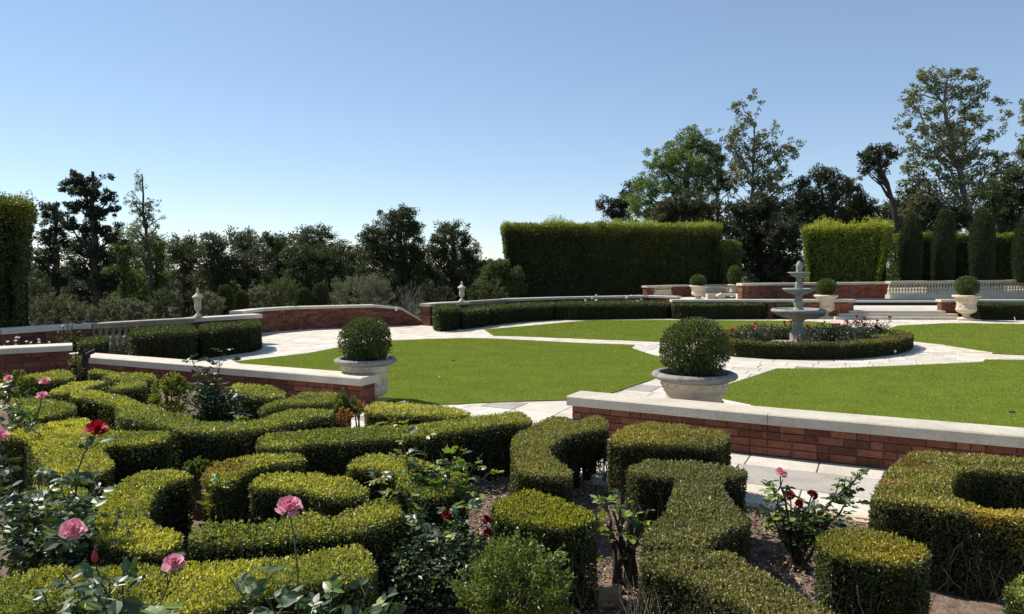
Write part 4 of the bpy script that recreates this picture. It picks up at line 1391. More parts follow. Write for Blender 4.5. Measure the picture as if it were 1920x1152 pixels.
# cypresses and clipped cones: surfaces of revolution covered with sprays
def cone(label, px, top, bot, wpx, Y, prof, name, cat, group=None, leaf=.09, n=5000, col=((.028, .045, .018), (.06, .085, .03)), seed=1, lump=.06):
    rng = np.random.default_rng(seed)
    pb_ = D(px, bot, Y)
    h = D(px, top, Y)[2] - pb_[2]
    r0 = wpx / 2 * S(Y)
    root = thing(name, label, cat, pb_, group)
    zs = np.array([p[1] for p in prof])
    rs_ = np.array([p[0] for p in prof])
    cand = rng.random(n * 3)
    rr = np.interp(cand, zs, rs_)
    cand = cand[rng.random(len(cand)) < rr * .92 + .08][:n]
    m = len(cand)
    rr = np.interp(cand, zs, rs_)
    th = rng.uniform(0, 6.283, m)
    d = np.stack([np.cos(th), np.sin(th), np.zeros(m)], 1)
    P = np.array(pb_) + d * (r0 * rr * (1 - .22 * rng.random(m) ** 2))[:, None]
    P[:, 2] = pb_[2] + cand * h
    P += d * (lump * r0 * noise(np.c_[d[:, :2] * 2, P[:, 2] * 2], 2.2, seed))[:, None]
    g = Geo()
    c = mixc(col[0], col[1], rng.random(m)) * rng.uniform(.7, 1.3, (m, 1))
    leaf_quads(g, P, d * .5 + [0, 0, .9] + rng.normal(size=(m, 3)) * .3, leaf * rng.uniform(.7, 1.3, m), leaf * .4, c, rng)
    stuff(g.build('foliage', M_DARKLEAF, root))
    g = Geo()
    lathe(g, [(max(a * r0 * .86, .0), b * h * .985) for a, b in prof], 14, pb_, None, (.02, .025, .014))
    g.build('inner_wood', M_CORE, root)
CYP = [(.80, 0), (.92, .12), (1.0, .35), (.97, .6), (.80, .8), (.5, .92), (.2, .98), (.02, 1)]
for k, (px, top, w, where) in enumerate([(1706, 399, 39, 'first of the row, next to the bright square hedge'), (1767, 391, 39, 'second of the row, left of the right steps urn'),
                                  (1839, 391, 42, 'third of the row, just right of the steps urn'), (1923, 396, 46, 'last of the row, cut by the right edge')]):
    cone('slim dark clipped cypress, ' + where, px, top, 530, w, 35.2, CYP, 'cypress_tree', 'tree', 'cypresses behind the pale balustrade', n=6000, seed=70 + k)
DOME = [(.86, 0), (.95, .15), (1.0, .4), (.97, .62), (.85, .8), (.6, .92), (.3, .98), (.02, 1)]
for k, (px, top, bot, w, Y, where) in enumerate([(424, 535, 600, 30, 20.6, 'tallest of the left pair, next to the left finial urn'), (453, 546, 595, 26.5, 21.6, 'shorter of the left pair behind the ramp wall'),
                                         (569, 541, 590, 30.5, 23.4, 'shorter of the right pair behind the ramp wall'), (601.5, 530.5, 590, 32, 23.6, 'taller of the right pair, beside the silvery shrub')]):
    cone('round-topped clipped conifer, ' + where, px, top, bot, w, Y, DOME, 'clipped_conifer', 'topiary', 'clipped conifers behind the ramp wall', leaf=.05, n=3200, col=((.04, .055, .018), (.085, .10, .03)), seed=80 + k, lump=.03)
# ------------------------------------------------------------------ trees
DENSE = 1.35
OAK = ((.042, .050, .024), (.092, .105, .042))
def tree(label, Y, trunk, blobs, col=OAK, leaf=.11, per=48, rc=7.5, fill=1.25, name='oak_tree', tr=.22, group=None, mat=None, seed=1, limbs=26, bark=(.07, .055, .042), flat=.75, drop=1.5, depth=.9, cat='tree'):
    """trunk: photo pixels from the ground up at depth Y; blobs: crown masses (cx, cy, rx, ry) in photo pixels at that depth"""
    rng = np.random.default_rng(seed * 17 + 3)
    s_ = S(Y)
    tp = np.array([D(x, y, Y) for x, y in trunk])
    hb = float(ground_h(np.array([[tp[0][0], Y]]))[0]) if tp[0][1] > 0 else 0
    if not (tp[0][0] > 12):
        tp[0][2] = min(tp[0][2], hb) - .1
    else:
        tp[0][2] = min(tp[0][2], .2)
    root = thing(name, label, cat, tp[0], group)
    airy = name in ('sycamore_tree', 'slender_tree')
    cl = []
    for cx, cy, rx, ry in blobs:
        if airy:
            rx, ry = rx * 1.12, ry * 1.55
            cx, cy = cx + rng.normal() * 3, cy + rng.normal() * 4
        c = D(cx, cy, Y) + np.array([0, rng.normal() * rx * s_ * .35, 0])
        k = max(3, int(fill * rx * ry * 2.9 / (rc * rc)))
        d = unit(rng.normal(size=(k, 3))) * (rng.random((k, 1)) ** .45) * np.where(rng.random((k, 1)) < .16, 1.32, 1.0)
        q = c + d * np.array([rx * s_, rx * s_ * depth, ry * s_])
        cl.append(q)
    cl = np.concatenate(cl)
    gap = noise(cl / (rc * s_), .42, seed) + .6 * noise(cl / (rc * s_), .9, seed)
    cl = cl[gap > (-1.0 if name in ('oak_tree', 'leafy_tree') else -.62)]
    K = len(cl)
    per = int(per * DENSE)
    leaf = leaf * 1.1
    rcm = rc * s_ * rng.uniform(.65, 1.35, K)
    P = np.repeat(cl, per, 0)
    off = rng.normal(size=P.shape)
    off = off / np.maximum(np.linalg.norm(off, axis=1, keepdims=True), 1e-6) * (rng.random((len(P), 1)) ** .5)
    P = P + off * np.repeat(rcm, per)[:, None] * [1, 1, flat]
    tone = np.repeat(rng.random(K), per) * .6 + rng.random(len(P)) * .4
    n = len(P)
    c = mixc(col[0], col[1], tone) * rng.uniform(.75, 1.25, (n, 1))
    g = Geo()
    dr = off + rng.normal(size=P.shape) * .6 + [0, 0, .1]
    leaf_quads(g, P, dr, leaf * rng.uniform(.6, 1.4, n), leaf * .6 * rng.uniform(.8, 1.2, n), c, rng, tri=True)
    stuff(g.build('crown', mat or M_TREELEAF, root))
    # trunk and limbs
    g = Geo()
    m = len(tp)
    tt = np.linspace(0, 1, 12)
    ti = np.linspace(0, 1, m)
    pts = np.stack([np.interp(tt, ti, tp[:, i]) for i in range(3)], 1)
    pts[1:-1, :2] += rng.normal(size=(10, 2)) * tr * .25
    rad = tr * (1 - .75 * tt)
    tube(g, pts, rad, 8, bark)
    sel = rng.choice(K, min(limbs, K), replace=False)
    for k in sel:
        e = cl[k]
        hd = np.linalg.norm((pts - e)[:, :2], axis=1)
        dz = np.abs(pts[:, 2] - (e[2] - hd * rng.uniform(.5, 1.3) - .1)) + np.where(pts[:, 2] > e[2], 3, 0)
        j = int(np.argmin(dz))
        L = np.linalg.norm(e - pts[j])
        if L < .15:
            continue
        lp = curve_pts(pts[j], e, 7, L * .07, L * .035, rng)
        r0 = min(rad[j] * .55, (.012 + L * .016) if airy else (.03 + L * .028))
        tube(g, lp, np.linspace(r0, .012, 7), 5, bark)
        for w in range(2 if name in ('sycamore_tree', 'slender_tree', 'pine_tree') else 0):
            o_ = e + unit(rng.normal(size=3)) * rc * s_ * 1.3
            tube(g, curve_pts(lp[4], o_, 4, 0, L * .03, rng), np.linspace(r0 * .45, .008, 4), 4, bark)
    g.build('trunk', M_WOOD, root)
    return root

PINE = ((.024, .034, .020), (.055, .065, .032))
GRE = ((.07, .11, .03), (.17, .22, .06))
SYC = ((.12, .13, .06), (.26, .27, .13))
SIL = ((.10, .11, .07), (.20, .20, .14))
tree('tall dark pine, tallest tree on the left, with a bare trunk below', 42, [(180, 620), (178, 500), (174, 322)],
     [(160, 338, 34, 15), (195, 330, 22, 14), (130, 352, 20, 14), (172, 362, 34, 14), (205, 372, 16, 12), (150, 388, 26, 14), (195, 400, 25, 14), (135, 418, 20, 13), (168, 430, 30, 16),
      (203, 440, 18, 16), (145, 462, 30, 18), (190, 480, 28, 18), (150, 505, 32, 18), (200, 530, 28, 18), (150, 550, 34, 18), (215, 392, 9, 8), (222, 425, 6, 6)], PINE, leaf=.12, per=40, rc=5.5, fill=.95, name='pine_tree', tr=.34, seed=1, limbs=44, flat=.7)
tree('dark pine with an open crown, left of the tallest pine', 46, [(108, 620), (106, 500), (103, 388)],
     [(100, 392, 26, 14), (84, 408, 18, 12), (118, 410, 16, 10), (98, 430, 28, 14), (78, 448, 18, 14), (112, 456, 22, 14), (90, 480, 26, 16), (70, 505, 24, 20), (110, 520, 26, 18), (80, 550, 32, 22), (115, 575, 28, 20)],
     PINE, leaf=.12, per=40, rc=5.5, fill=.85, name='pine_tree', tr=.28, seed=2, limbs=36)
tree('thin nearly bare tree with a few pale leaves, standing up right of the pine', 40, [(284, 620), (278, 480), (270, 400), (266, 326)],
     [(262, 345, 12, 14), (248, 380, 12, 14), (290, 382, 18, 10), (303, 395, 8, 10), (258, 402, 16, 10), (285, 410, 14, 8), (265, 425, 18, 10), (250, 445, 14, 14), (290, 445, 14, 14), (270, 470, 18, 14)],
     SYC, leaf=.09, per=13, rc=4.2, fill=.5, name='slender_tree', tr=.13, seed=3, limbs=60)
tree('mid-green feathery tree between the pine and the thin bare tree', 48, [(235, 620), (232, 450)],
     [(228, 450, 24, 24), (240, 480, 28, 24), (225, 510, 30, 26), (245, 540, 32, 28), (215, 560, 30, 24)], GRE, leaf=.11, per=60, name='leafy_tree', seed=4)
tree('pale green tree behind the thin bare tree', 50, [(296, 620), (292, 460)],
     [(290, 455, 20, 18), (300, 480, 24, 20), (285, 505, 26, 24), (305, 535, 28, 26), (290, 565, 28, 24)], GRE, leaf=.11, per=60, name='leafy_tree', seed=5)
bl = [
 ('dense dark oak, leftmost of the dark wood behind the ramp wall', 46, 345, [(335, 470, 28, 24), (355, 458, 26, 18), (345, 500, 36, 30), (335, 540, 36, 34), (365, 570, 34, 26)]),
 ('dark oak with a peaked top, second from the left in the dark wood', 44, 398, [(402, 455, 24, 20), (385, 475, 30, 22), (415, 490, 32, 26), (395, 525, 40, 30), (410, 565, 38, 26)]),
 ('greyish distant oak showing above the dark wood', 60, 458, [(452, 448, 18, 14), (466, 440, 14, 10), (475, 455, 16, 14), (455, 468, 26, 18)]),
 ('broad dark oak in the centre of the left wood', 45, 455, [(455, 490, 34, 22), (440, 515, 36, 28), (475, 520, 36, 28), (455, 560, 40, 28)]),
 ('dark oak with a flat bumpy top in the left wood', 47, 520, [(510, 450, 26, 16), (535, 462, 28, 18), (500, 480, 32, 24), (535, 500, 36, 28), (515, 540, 42, 30)]),
 ('domed dark oak standing above its neighbours in the left wood', 50, 595, [(596, 435, 30, 16), (575, 448, 26, 18), (612, 450, 20, 16), (590, 470, 38, 22)]),
 ('broad lower oak with olive foliage, left of the biggest oak', 43, 575, [(560, 480, 36, 24), (600, 485, 40, 26), (575, 520, 46, 30), (630, 510, 36, 28), (600, 550, 44, 26)]),
 ('dark oak filling the space left of the biggest oak', 46, 655, [(640, 475, 30, 22), (665, 490, 30, 26), (650, 520, 34, 28), (668, 550, 34, 24)]),
]
for k, (lab, Y, tx, bb) in enumerate(bl):
    cc = OAK if k not in (2, 6) else (((.05, .06, .04), (.09, .10, .06)) if k == 2 else ((.040, .054, .020), (.085, .105, .035)))
    tree(lab, Y, [(tx, 620), (tx, min(b[1] for b in bb) + 25)], bb, cc, leaf=.10, per=50, seed=10 + k, group=None)
tree('biggest dark oak of the left wood, with the highest bushy crown', 40, [(752, 610), (750, 500), (752, 400)],
     [(755, 402, 30, 16), (738, 420, 34, 22), (775, 425, 26, 20), (700, 440, 26, 18), (688, 462, 24, 20), (735, 455, 40, 26), (770, 465, 32, 26), (705, 490, 34, 26), (745, 500, 40, 30), (780, 510, 30, 30), (730, 545, 46, 26), (790, 550, 36, 26)],
     OAK, leaf=.10, per=50, seed=20, tr=.4)
tree('dark oak sloping down to the right, beside the biggest oak', 41, [(850, 610), (848, 430)],
     [(850, 428, 26, 14), (835, 445, 26, 20), (868, 450, 22, 18), (820, 470, 26, 24), (880, 478, 24, 18), (895, 500, 20, 16), (850, 490, 40, 28), (815, 520, 34, 28), (870, 525, 36, 24), (840, 555, 44, 22), (895, 530, 20, 20)],
     OAK, leaf=.10, per=50, seed=21, tr=.35)
tree('light green tree between the dark oak and the tall dark hedge', 37, [(935, 600), (935, 520)],
     [(930, 500, 26, 12), (948, 510, 28, 16), (918, 525, 26, 18), (945, 540, 34, 20), (920, 555, 26, 16), (968, 530, 18, 20)], ((.055, .085, .025), (.13, .16, .05)), leaf=.10, per=75, name='leafy_tree', seed=22, tr=.15)
tree('far hazy bush closing the gap below the open sky', 58, [(928, 560), (925, 500)], [(915, 498, 20, 9), (945, 496, 22, 8), (930, 510, 34, 14)], ((.09, .12, .06), (.15, .18, .09)), leaf=.12, per=60, name='leafy_tree', seed=23, tr=.12)
# shrubs on the slope
def slope_shrub(label, px, py, Y, w, h, col, leaf, n, seed, name='garden_shrub', tw=(.10, .08, .055), stems=18):
    b_ = D(px, py + h / 2, Y)
    shrub(label, px, py, Y, w, h, leaf=leaf, n=n, col=col, name=name, mat=M_TREELEAF, base=min(float(ground_h(np.array([[b_[0], Y]]))[0]), b_[2]), seed=seed, stems=stems, tw=tw)
slope_shrub('rounded silvery olive-grey shrub behind the ramp wall', 676, 552, 28, 112, 66, SIL, .055, 9000, 31)
slope_shrub('bare grey twiggy shrub above the sloping end of the ramp wall', 765, 563, 26, 62, 62, ((.10, .09, .08), (.17, .16, .14)), .035, 1100, 32, tw=(.22, .20, .18), stems=70)
slope_shrub('olive green rounded shrub between the two pairs of clipped conifers', 522, 555, 27, 74, 58, ((.07, .085, .035), (.14, .15, .06)), .055, 6500, 33)
slope_shrub('grey-leaved shrub right behind the shorter left conifer', 480, 562, 25, 44, 42, SIL, .05, 3500, 34)
slope_shrub('wide grey-brown shrub above the old balustrade at the left', 226, 588, 20, 110, 46, ((.10, .10, .065), (.19, .18, .12)), .045, 9000, 35)
slope_shrub('grey shrub just behind the left finial urn', 395, 575, 20, 50, 48, SIL, .045, 3600, 36)
slope_shrub('brownish shrub at the foot of the pines', 105, 585, 22, 120, 60, ((.08, .075, .04), (.15, .14, .08)), .05, 7000, 37)
slope_shrub('dark green shrub under the thin bare tree', 310, 575, 23, 56, 54, ((.05, .065, .035), (.11, .12, .06)), .05, 4500, 38)
slope_shrub('low dark shrub filling below the oak, left of the middle finial urn', 815, 560, 29, 70, 50, ((.03, .04, .02), (.07, .085, .04)), .06, 5000, 39)
slope_shrub('low bush behind the short balustrade in the middle', 915, 555, 28, 80, 40, ((.04, .055, .02), (.10, .12, .045)), .06, 5000, 40)
slope_shrub('tiny dark shrub in the gap beside the left tall hedge', 60, 560, 26, 70, 90, ((.03, .045, .02), (.07, .09, .035)), .06, 6000, 41)

# far wood: one continuous mass beyond the trees that can be told apart
def wood(label, Y, prof, col, seed):
    rng = np.random.default_rng(seed)
    g = Geo()
    xs_ = [p[0] for p in prof]
    for layer in range(3):
        n = 420
        px = rng.uniform(xs_[0], xs_[-1], n)
        top = np.interp(px, xs_, [p[1] for p in prof]) + rng.normal(size=n) * 5 + 8 * np.sin(px / 23.0 + seed)
        bot = np.interp(px, xs_, [p[2] for p in prof])
        py = top + (bot - top) * rng.random(n) ** 1.3
        for x, y in zip(px, py):
            c_ = D(x, y, Y + layer * 2.5 + rng.normal() * .8)
            P = c_ + unit(rng.normal(size=(60, 3))) * (rng.random((60, 1)) ** .5) * rng.uniform(.5, 1.1)
            leaf_quads(g, P, rng.normal(size=(60, 3)), .24 * rng.uniform(.6, 1.3, 60), .14, mixc(col[0], col[1], rng.random(60) * .5 + rng.random() * .5), rng, tri=True)
    tag(stuff(g.build('far_woodland', M_TREELEAF)), label, 'woodland')
wood('continuous far wood seen as one dark mass between the left trees', 60, [(-60, 462, 640), (60, 470, 640), (230, 462, 640), (330, 452, 640), (420, 446, 640), (560, 448, 640), (640, 462, 640), (700, 470, 640), (800, 468, 630), (880, 490, 620), (985, 503, 600)], OAK, 5)
wood('continuous dark wood closing the background behind the right trees', 58, [(1130, 440, 540), (1200, 410, 540), (1330, 390, 540), (1450, 390, 540), (1560, 370, 540), (1640, 390, 540), (1760, 360, 540), (1860, 355, 540), (2000, 350, 540), (2350, 370, 540)], ((.035, .045, .022), (.085, .095, .045)), 6)
# right-hand trees
tree('small purplish dark tree at the left end of the right wood', 55, [(1165, 450), (1165, 360)], [(1188, 348, 18, 14), (1205, 342, 10, 9), (1150, 378, 24, 12), (1128, 385, 12, 8), (1175, 375, 22, 18), (1160, 402, 24, 14), (1145, 395, 12, 12)],
     ((.035, .032, .03), (.075, .07, .06)), leaf=.14, per=60, rc=8, seed=41, name='dark_tree')
tree('big bright green leafy tree left of the sycamores', 50, [(1290, 480), (1285, 380), (1300, 260)],
     [(1303, 252, 22, 15), (1290, 270, 34, 20), (1265, 290, 32, 22), (1320, 285, 24, 20), (1235, 308, 28, 20), (1280, 315, 42, 26), (1325, 320, 26, 24), (1215, 285, 8, 6), (1212, 345, 24, 26), (1255, 350, 44, 30), (1310, 355, 34, 30), (1200, 385, 30, 24), (1245, 395, 44, 24)],
     ((.11, .16, .045), (.24, .30, .10)), leaf=.12, per=48, seed=42, name='leafy_tree', tr=.35)
tree('dark tree poking out behind the bright green tree', 54, [(1345, 470), (1345, 330)], [(1345, 285, 16, 14), (1352, 310, 22, 22), (1345, 340, 30, 28)], OAK, leaf=.13, per=70, seed=43, name='dark_tree')
tree('slender open sycamore left of the tallest tree, sky showing through it', 48, [(1412, 470), (1410, 380), (1413, 300), (1415, 240)],
     [(1385, 205, 12, 8), (1372, 196, 8, 6), (1412, 186, 10, 6), (1425, 200, 8, 7), (1400, 232, 16, 14), (1375, 245, 10, 8), (1430, 258, 10, 10), (1375, 275, 22, 14), (1412, 275, 18, 18), (1452, 245, 12, 10), (1445, 265, 14, 10), (1480, 272, 14, 9), (1500, 270, 8, 5),
      (1455, 288, 24, 12), (1490, 290, 10, 7), (1390, 305, 24, 16), (1435, 310, 26, 14), (1465, 320, 16, 12), (1380, 335, 24, 16), (1420, 345, 28, 16), (1455, 350, 20, 14)],
     SYC, leaf=.15, per=14, rc=4.4, fill=.50, seed=44, name='sycamore_tree', tr=.15, limbs=70, bark=(.16, .14, .12))
big = [
 ('dark round oak above the tall hedge, first of the right wood', 43, 1285, [(1255, 390, 34, 22), (1290, 380, 38, 24), (1325, 390, 34, 26), (1270, 420, 50, 28), (1325, 425, 44, 28)], ((.045, .05, .025), (.095, .10, .045))),
 ('dark oak mass between the tall hedge and the bright square hedge', 44, 1425, [(1390, 395, 34, 24), (1425, 385, 36, 26), (1455, 400, 34, 28), (1400, 430, 46, 32), (1450, 440, 48, 34), (1410, 480, 52, 34), (1465, 490, 46, 34), (1440, 520, 60, 24)], ((.030, .036, .022), (.070, .078, .038))),
 ('dark bushy oak rising behind the bright square hedge', 46, 1540, [(1540, 330, 30, 18), (1520, 350, 26, 22), (1560, 352, 30, 22), (1500, 380, 28, 26), (1540, 385, 42, 28), (1510, 415, 36, 28), (1560, 420, 44, 28), (1600, 345, 18, 16)], OAK),
 ('dark oak right of the bushy one, behind the leaning tree', 47, 1610, [(1605, 375, 26, 24), (1625, 400, 36, 28), (1590, 410, 34, 28), (1640, 440, 40, 32), (1610, 450, 44, 34), (1690, 400, 26, 30), (1690, 450, 30, 40), (1700, 360, 18, 20)], OAK),
 ('grey-green bushy tree behind the first cypresses', 45, 1735, [(1730, 375, 28, 22), (1755, 395, 34, 24), (1720, 410, 34, 26), (1765, 425, 36, 24), (1735, 445, 44, 22), (1800, 410, 26, 24)], ((.065, .075, .035), (.15, .155, .075))),
 ('dark spreading oak at the right edge below the tallest tree', 42, 1885, [(1880, 350, 34, 18), (1905, 330, 22, 16), (1850, 372, 32, 20), (1895, 380, 38, 22), (1860, 405, 38, 22), (1915, 415, 34, 24), (1880, 430, 44, 22), (1930, 360, 26, 24)], ((.035, .05, .02), (.085, .105, .04))),
]
for k, (lab, Y, tx, bb, cc) in enumerate(big):
    tree(lab, Y, [(tx, 520), (tx, min(b[1] for b in bb) + 25)], bb, cc, leaf=.115, per=50, seed=50 + k, tr=.3)
tree('leaning dark tree with a bare crooked trunk and small crown', 43.5, [(1686, 530), (1680, 420), (1672, 365), (1655, 325), (1640, 300)],
     [(1640, 285, 24, 12), (1660, 278, 18, 10), (1622, 298, 14, 12), (1650, 302, 24, 14), (1625, 318, 14, 10), (1660, 325, 16, 10), (1668, 295, 14, 12)], ((.035, .04, .022), (.08, .085, .04)), leaf=.12, per=26, rc=5, fill=.9, seed=60, name='leaning_tree', tr=.2, limbs=40)
tree('tallest tree, an open sycamore with a pale trunk at the upper right', 46, [(1836, 520), (1822, 420), (1806, 340), (1785, 270), (1772, 200), (1775, 150)],
     [(1745, 140, 18, 10), (1728, 152, 12, 9), (1778, 130, 16, 9), (1805, 135, 14, 8), (1832, 140, 16, 8), (1855, 150, 8, 8), (1720, 175, 16, 11), (1755, 168, 18, 11), (1795, 170, 24, 12), (1840, 178, 18, 10), (1715, 200, 16, 11), (1760, 205, 24, 13), (1815, 205, 22, 11),
      (1870, 192, 12, 8), (1705, 232, 18, 12), (1745, 240, 24, 14), (1790, 238, 26, 14), (1845, 222, 24, 12), (1880, 215, 10, 8), (1712, 262, 22, 14), (1765, 272, 30, 16), (1820, 262, 28, 14), (1862, 258, 16, 10), (1725, 298, 26, 16), (1775, 305, 32, 16), (1832, 300, 30, 16), (1875, 292, 16, 12),
      (1720, 332, 22, 16), (1768, 340, 34, 16), (1822, 335, 30, 16), (1870, 330, 24, 14), (1900, 310, 14, 10), (1700, 310, 12, 10), (1890, 240, 6, 5)],
     SYC, leaf=.16, per=14, rc=4.6, fill=.52, seed=61, name='sycamore_tree', tr=.25, limbs=70, bark=(.19, .17, .14))
tree('tree cut by the right edge, only a few leafy tips in view', 46, [(1990, 520), (1980, 300)], [(1924, 205, 12, 10), (1926, 225, 10, 12), (1950, 215, 26, 24), (1975, 260, 40, 40), (1925, 285, 14, 8), (1960, 320, 30, 24)], SYC, leaf=.16, per=13, rc=4.8, seed=62, name='sycamore_tree')

# ------------------------------------------------------------------ roses
def leaf_compound(tipcol, sz=1.0, k=0, nl=5):
    "one rose leaf: a stalk with five toothed-oval leaflets, along +X"
    rng = np.random.default_rng(k)
    g = Geo()
    V = np.array([[0, -.0015, 0], [0, .0015, 0], [.06, .001, .004], [.06, -.001, .004]]) * sz
    g.add(V, [(0, 1, 2, 3)], (.10, .12, .04))
    spots = [(.026, 1), (.026, -1), (.046, 1), (.046, -1), (.06, 0)]
    for (x, sd) in spots[-nl:]:
        a = sd * rng.uniform(.9, 1.25)
        L = rng.uniform(.034, .044) * (1.25 if sd == 0 else 1)
        W = L * rng.uniform(.56, .66)
        lx = np.array([0, .22, .5, .78, 1.0]) * L
        hw = np.array([.12, .86, 1.0, .62, .0]) * W / 2
        cup = rng.uniform(.10, .30)
        droop = rng.uniform(-.10, .28)
        pts = []
        for q, w in zip(lx, hw):
            z = -droop * (q / L) ** 2 * L
            pts += [(q, w, z + cup * w), (q, 0, z), (q, -w, z + cup * w)]
        pts = np.array(pts)
        ca, sa = math.cos(a), math.sin(a)
        tilt = rng.normal() * .35
        y2 = pts[:, 1] * math.cos(tilt) - pts[:, 2] * math.sin(tilt)
        z2 = pts[:, 1] * math.sin(tilt) + pts[:, 2] * math.cos(tilt)
        Q = np.stack([x + pts[:, 0] * ca - y2 * sa, pts[:, 0] * sa + y2 * ca, z2 + .004], 1) * sz
        F = []
        for i in range(4):
            F += [(i * 3, i * 3 + 1, i * 3 + 4, i * 3 + 3), (i * 3 + 1, i * 3 + 2, i * 3 + 5, i * 3 + 4)]
        g.add(Q, F, np.asarray(tipcol) * rng.uniform(.75, 1.25))
    return g
LEAFSETS = {}
for nm, base_c in (('mature', (.042, .076, .028)), ('fresh', (.19, .27, .04)), ('blue', (.062, .104, .042)), ('young', (.15, .05, .035)), ('gold', (.24, .20, .04))):
    LEAFSETS[nm] = [leaf_compound(base_c, rs_, 20 + k, 5 if k % 3 else 3).mesh('leaf', M_ROSELEAF, False) for k, rs_ in enumerate((.8, 1.0, 1.0, 1.15, 1.3))]

def petal_mesh(col, k, w=1.0):
    rng = np.random.default_rng(100 + k)
    g = Geo()
    us = np.linspace(-1, 1, 5)
    vs = np.linspace(0, 1, 5)
    V = []
    for v in vs:
        for u in us:
            hw = w * (.28 + .9 * v - .35 * v ** 4)
            ang = u * hw * .75
            r = .16 + .34 * v ** 1.2 + .14 * v ** 5
            z = .02 + .92 * v - .16 * v ** 4 - .07 * u * u * v + (rng.normal() * .035 if v > .5 else 0)
            if v > .9:
                r += .07 + rng.normal() * .03
            V.append((r * math.cos(ang), r * math.sin(ang), z))
    F = [(i * 5 + j, i * 5 + j + 1, (i + 1) * 5 + j + 1, (i + 1) * 5 + j) for i in range(4) for j in range(4)]
    cc = np.asarray(col) * np.repeat(np.linspace(1.12, .9, 4), 4)[:, None]
    g.add(np.array(V), F, cc * rng.uniform(.92, 1.08))
    return g.mesh('petal', M_PETAL, True)
PINK, RED_, DARKRED = (.82, .40, .48), (.40, .008, .022), (.16, .005, .014)
PETALS = {n: [petal_mesh(c, k, 1 + .12 * (k % 3)) for k in range(5)] for n, c in (('pink', PINK), ('red', RED_), ('dark', DARKRED), ('white', (.78, .77, .72)))}

def bloom(parent, p, d, size, kind='pink', label=None, seed=1, openn=1.0, big=True):
    "a rose flower head; each petal of a big one is an object of its own"
    rng = np.random.default_rng(seed)
    d = unit(np.asarray(d, float))
    q = Vector(d).to_track_quat('Z', 'Y').to_matrix().to_4x4()
    base = Matrix.Translation(Vector(p)) @ q
    g = Geo()
    lathe(g, [(0, -.10), (.10, -.07), (.13, 0), (.07, .06), (.05, .4), (.0, .5)], 8, col=(.05, .09, .03))
    for k in range(5):
        a = k * 1.257
        V = np.array([[.1, -.05, 0], [.1, .05, 0], [.38, .03, -.10], [.5, 0, -.2]])
        c_, s_ = math.cos(a), math.sin(a)
        V = np.stack([V[:, 0] * c_ - V[:, 1] * s_, V[:, 0] * s_ + V[:, 1] * c_, V[:, 2]], 1)
        g.add(V, [(0, 1, 3, 2)], (.06, .11, .03))
    b = put('rose_bloom', g.mesh('rose_bloom', M_PETAL, True), parent, base @ Matrix.Scale(size, 4))
    if label:
        b['label'] = label
    rings = [(4, .42, -.30, 1.0), (5, .60, -.20, 1.02), (6, .78, -.04, .98), (6, .92, .12, .9), (5, .98, .36, .74)] if big else [(4, .6, -.25, 1), (5, .9, -.02, .95)]
    WM[b.name] = base @ Matrix.Scale(size, 4)
    sets = PETALS[kind]
    if big:
        for (cnt, sc, lean, hh) in rings:
            a0 = rng.uniform(0, 6.28)
            for k in range(cnt):
                M = base @ Matrix.Rotation(a0 + k * 6.283 / cnt + rng.normal() * .15, 4, 'Z') @ Matrix.Rotation(lean * openn + rng.normal() * .09, 4, 'Y') @ Matrix.Diagonal((sc * size, sc * size, hh * size * rng.uniform(.9, 1.05), 1))
                put('petal', sets[rng.integers(5)], b, M)
    else:
        gg = Geo()
        for (cnt, sc, lean, hh) in rings:
            a0 = rng.uniform(0, 6.28)
            for k in range(cnt):
                me = sets[rng.integers(5)]
                V = np.empty(len(me.vertices) * 3, np.float32)
                me.vertices.foreach_get('co', V)
                M = np.array(base @ Matrix.Rotation(a0 + k * 6.283 / cnt, 4, 'Z') @ Matrix.Rotation(lean, 4, 'Y') @ Matrix.Diagonal((sc * size, sc * size, hh * size, 1)))
                V = V.reshape(-1, 3) @ M[:3, :3].T + M[:3, 3]
                F = np.array([tuple(pl.vertices) for pl in me.polygons])
                gg.add(V, F, {'pink': PINK, 'red': RED_, 'dark': DARKRED, 'white': (.78, .77, .72)}[kind])
        gg.build('petals', M_PETAL, b, True)
    return b

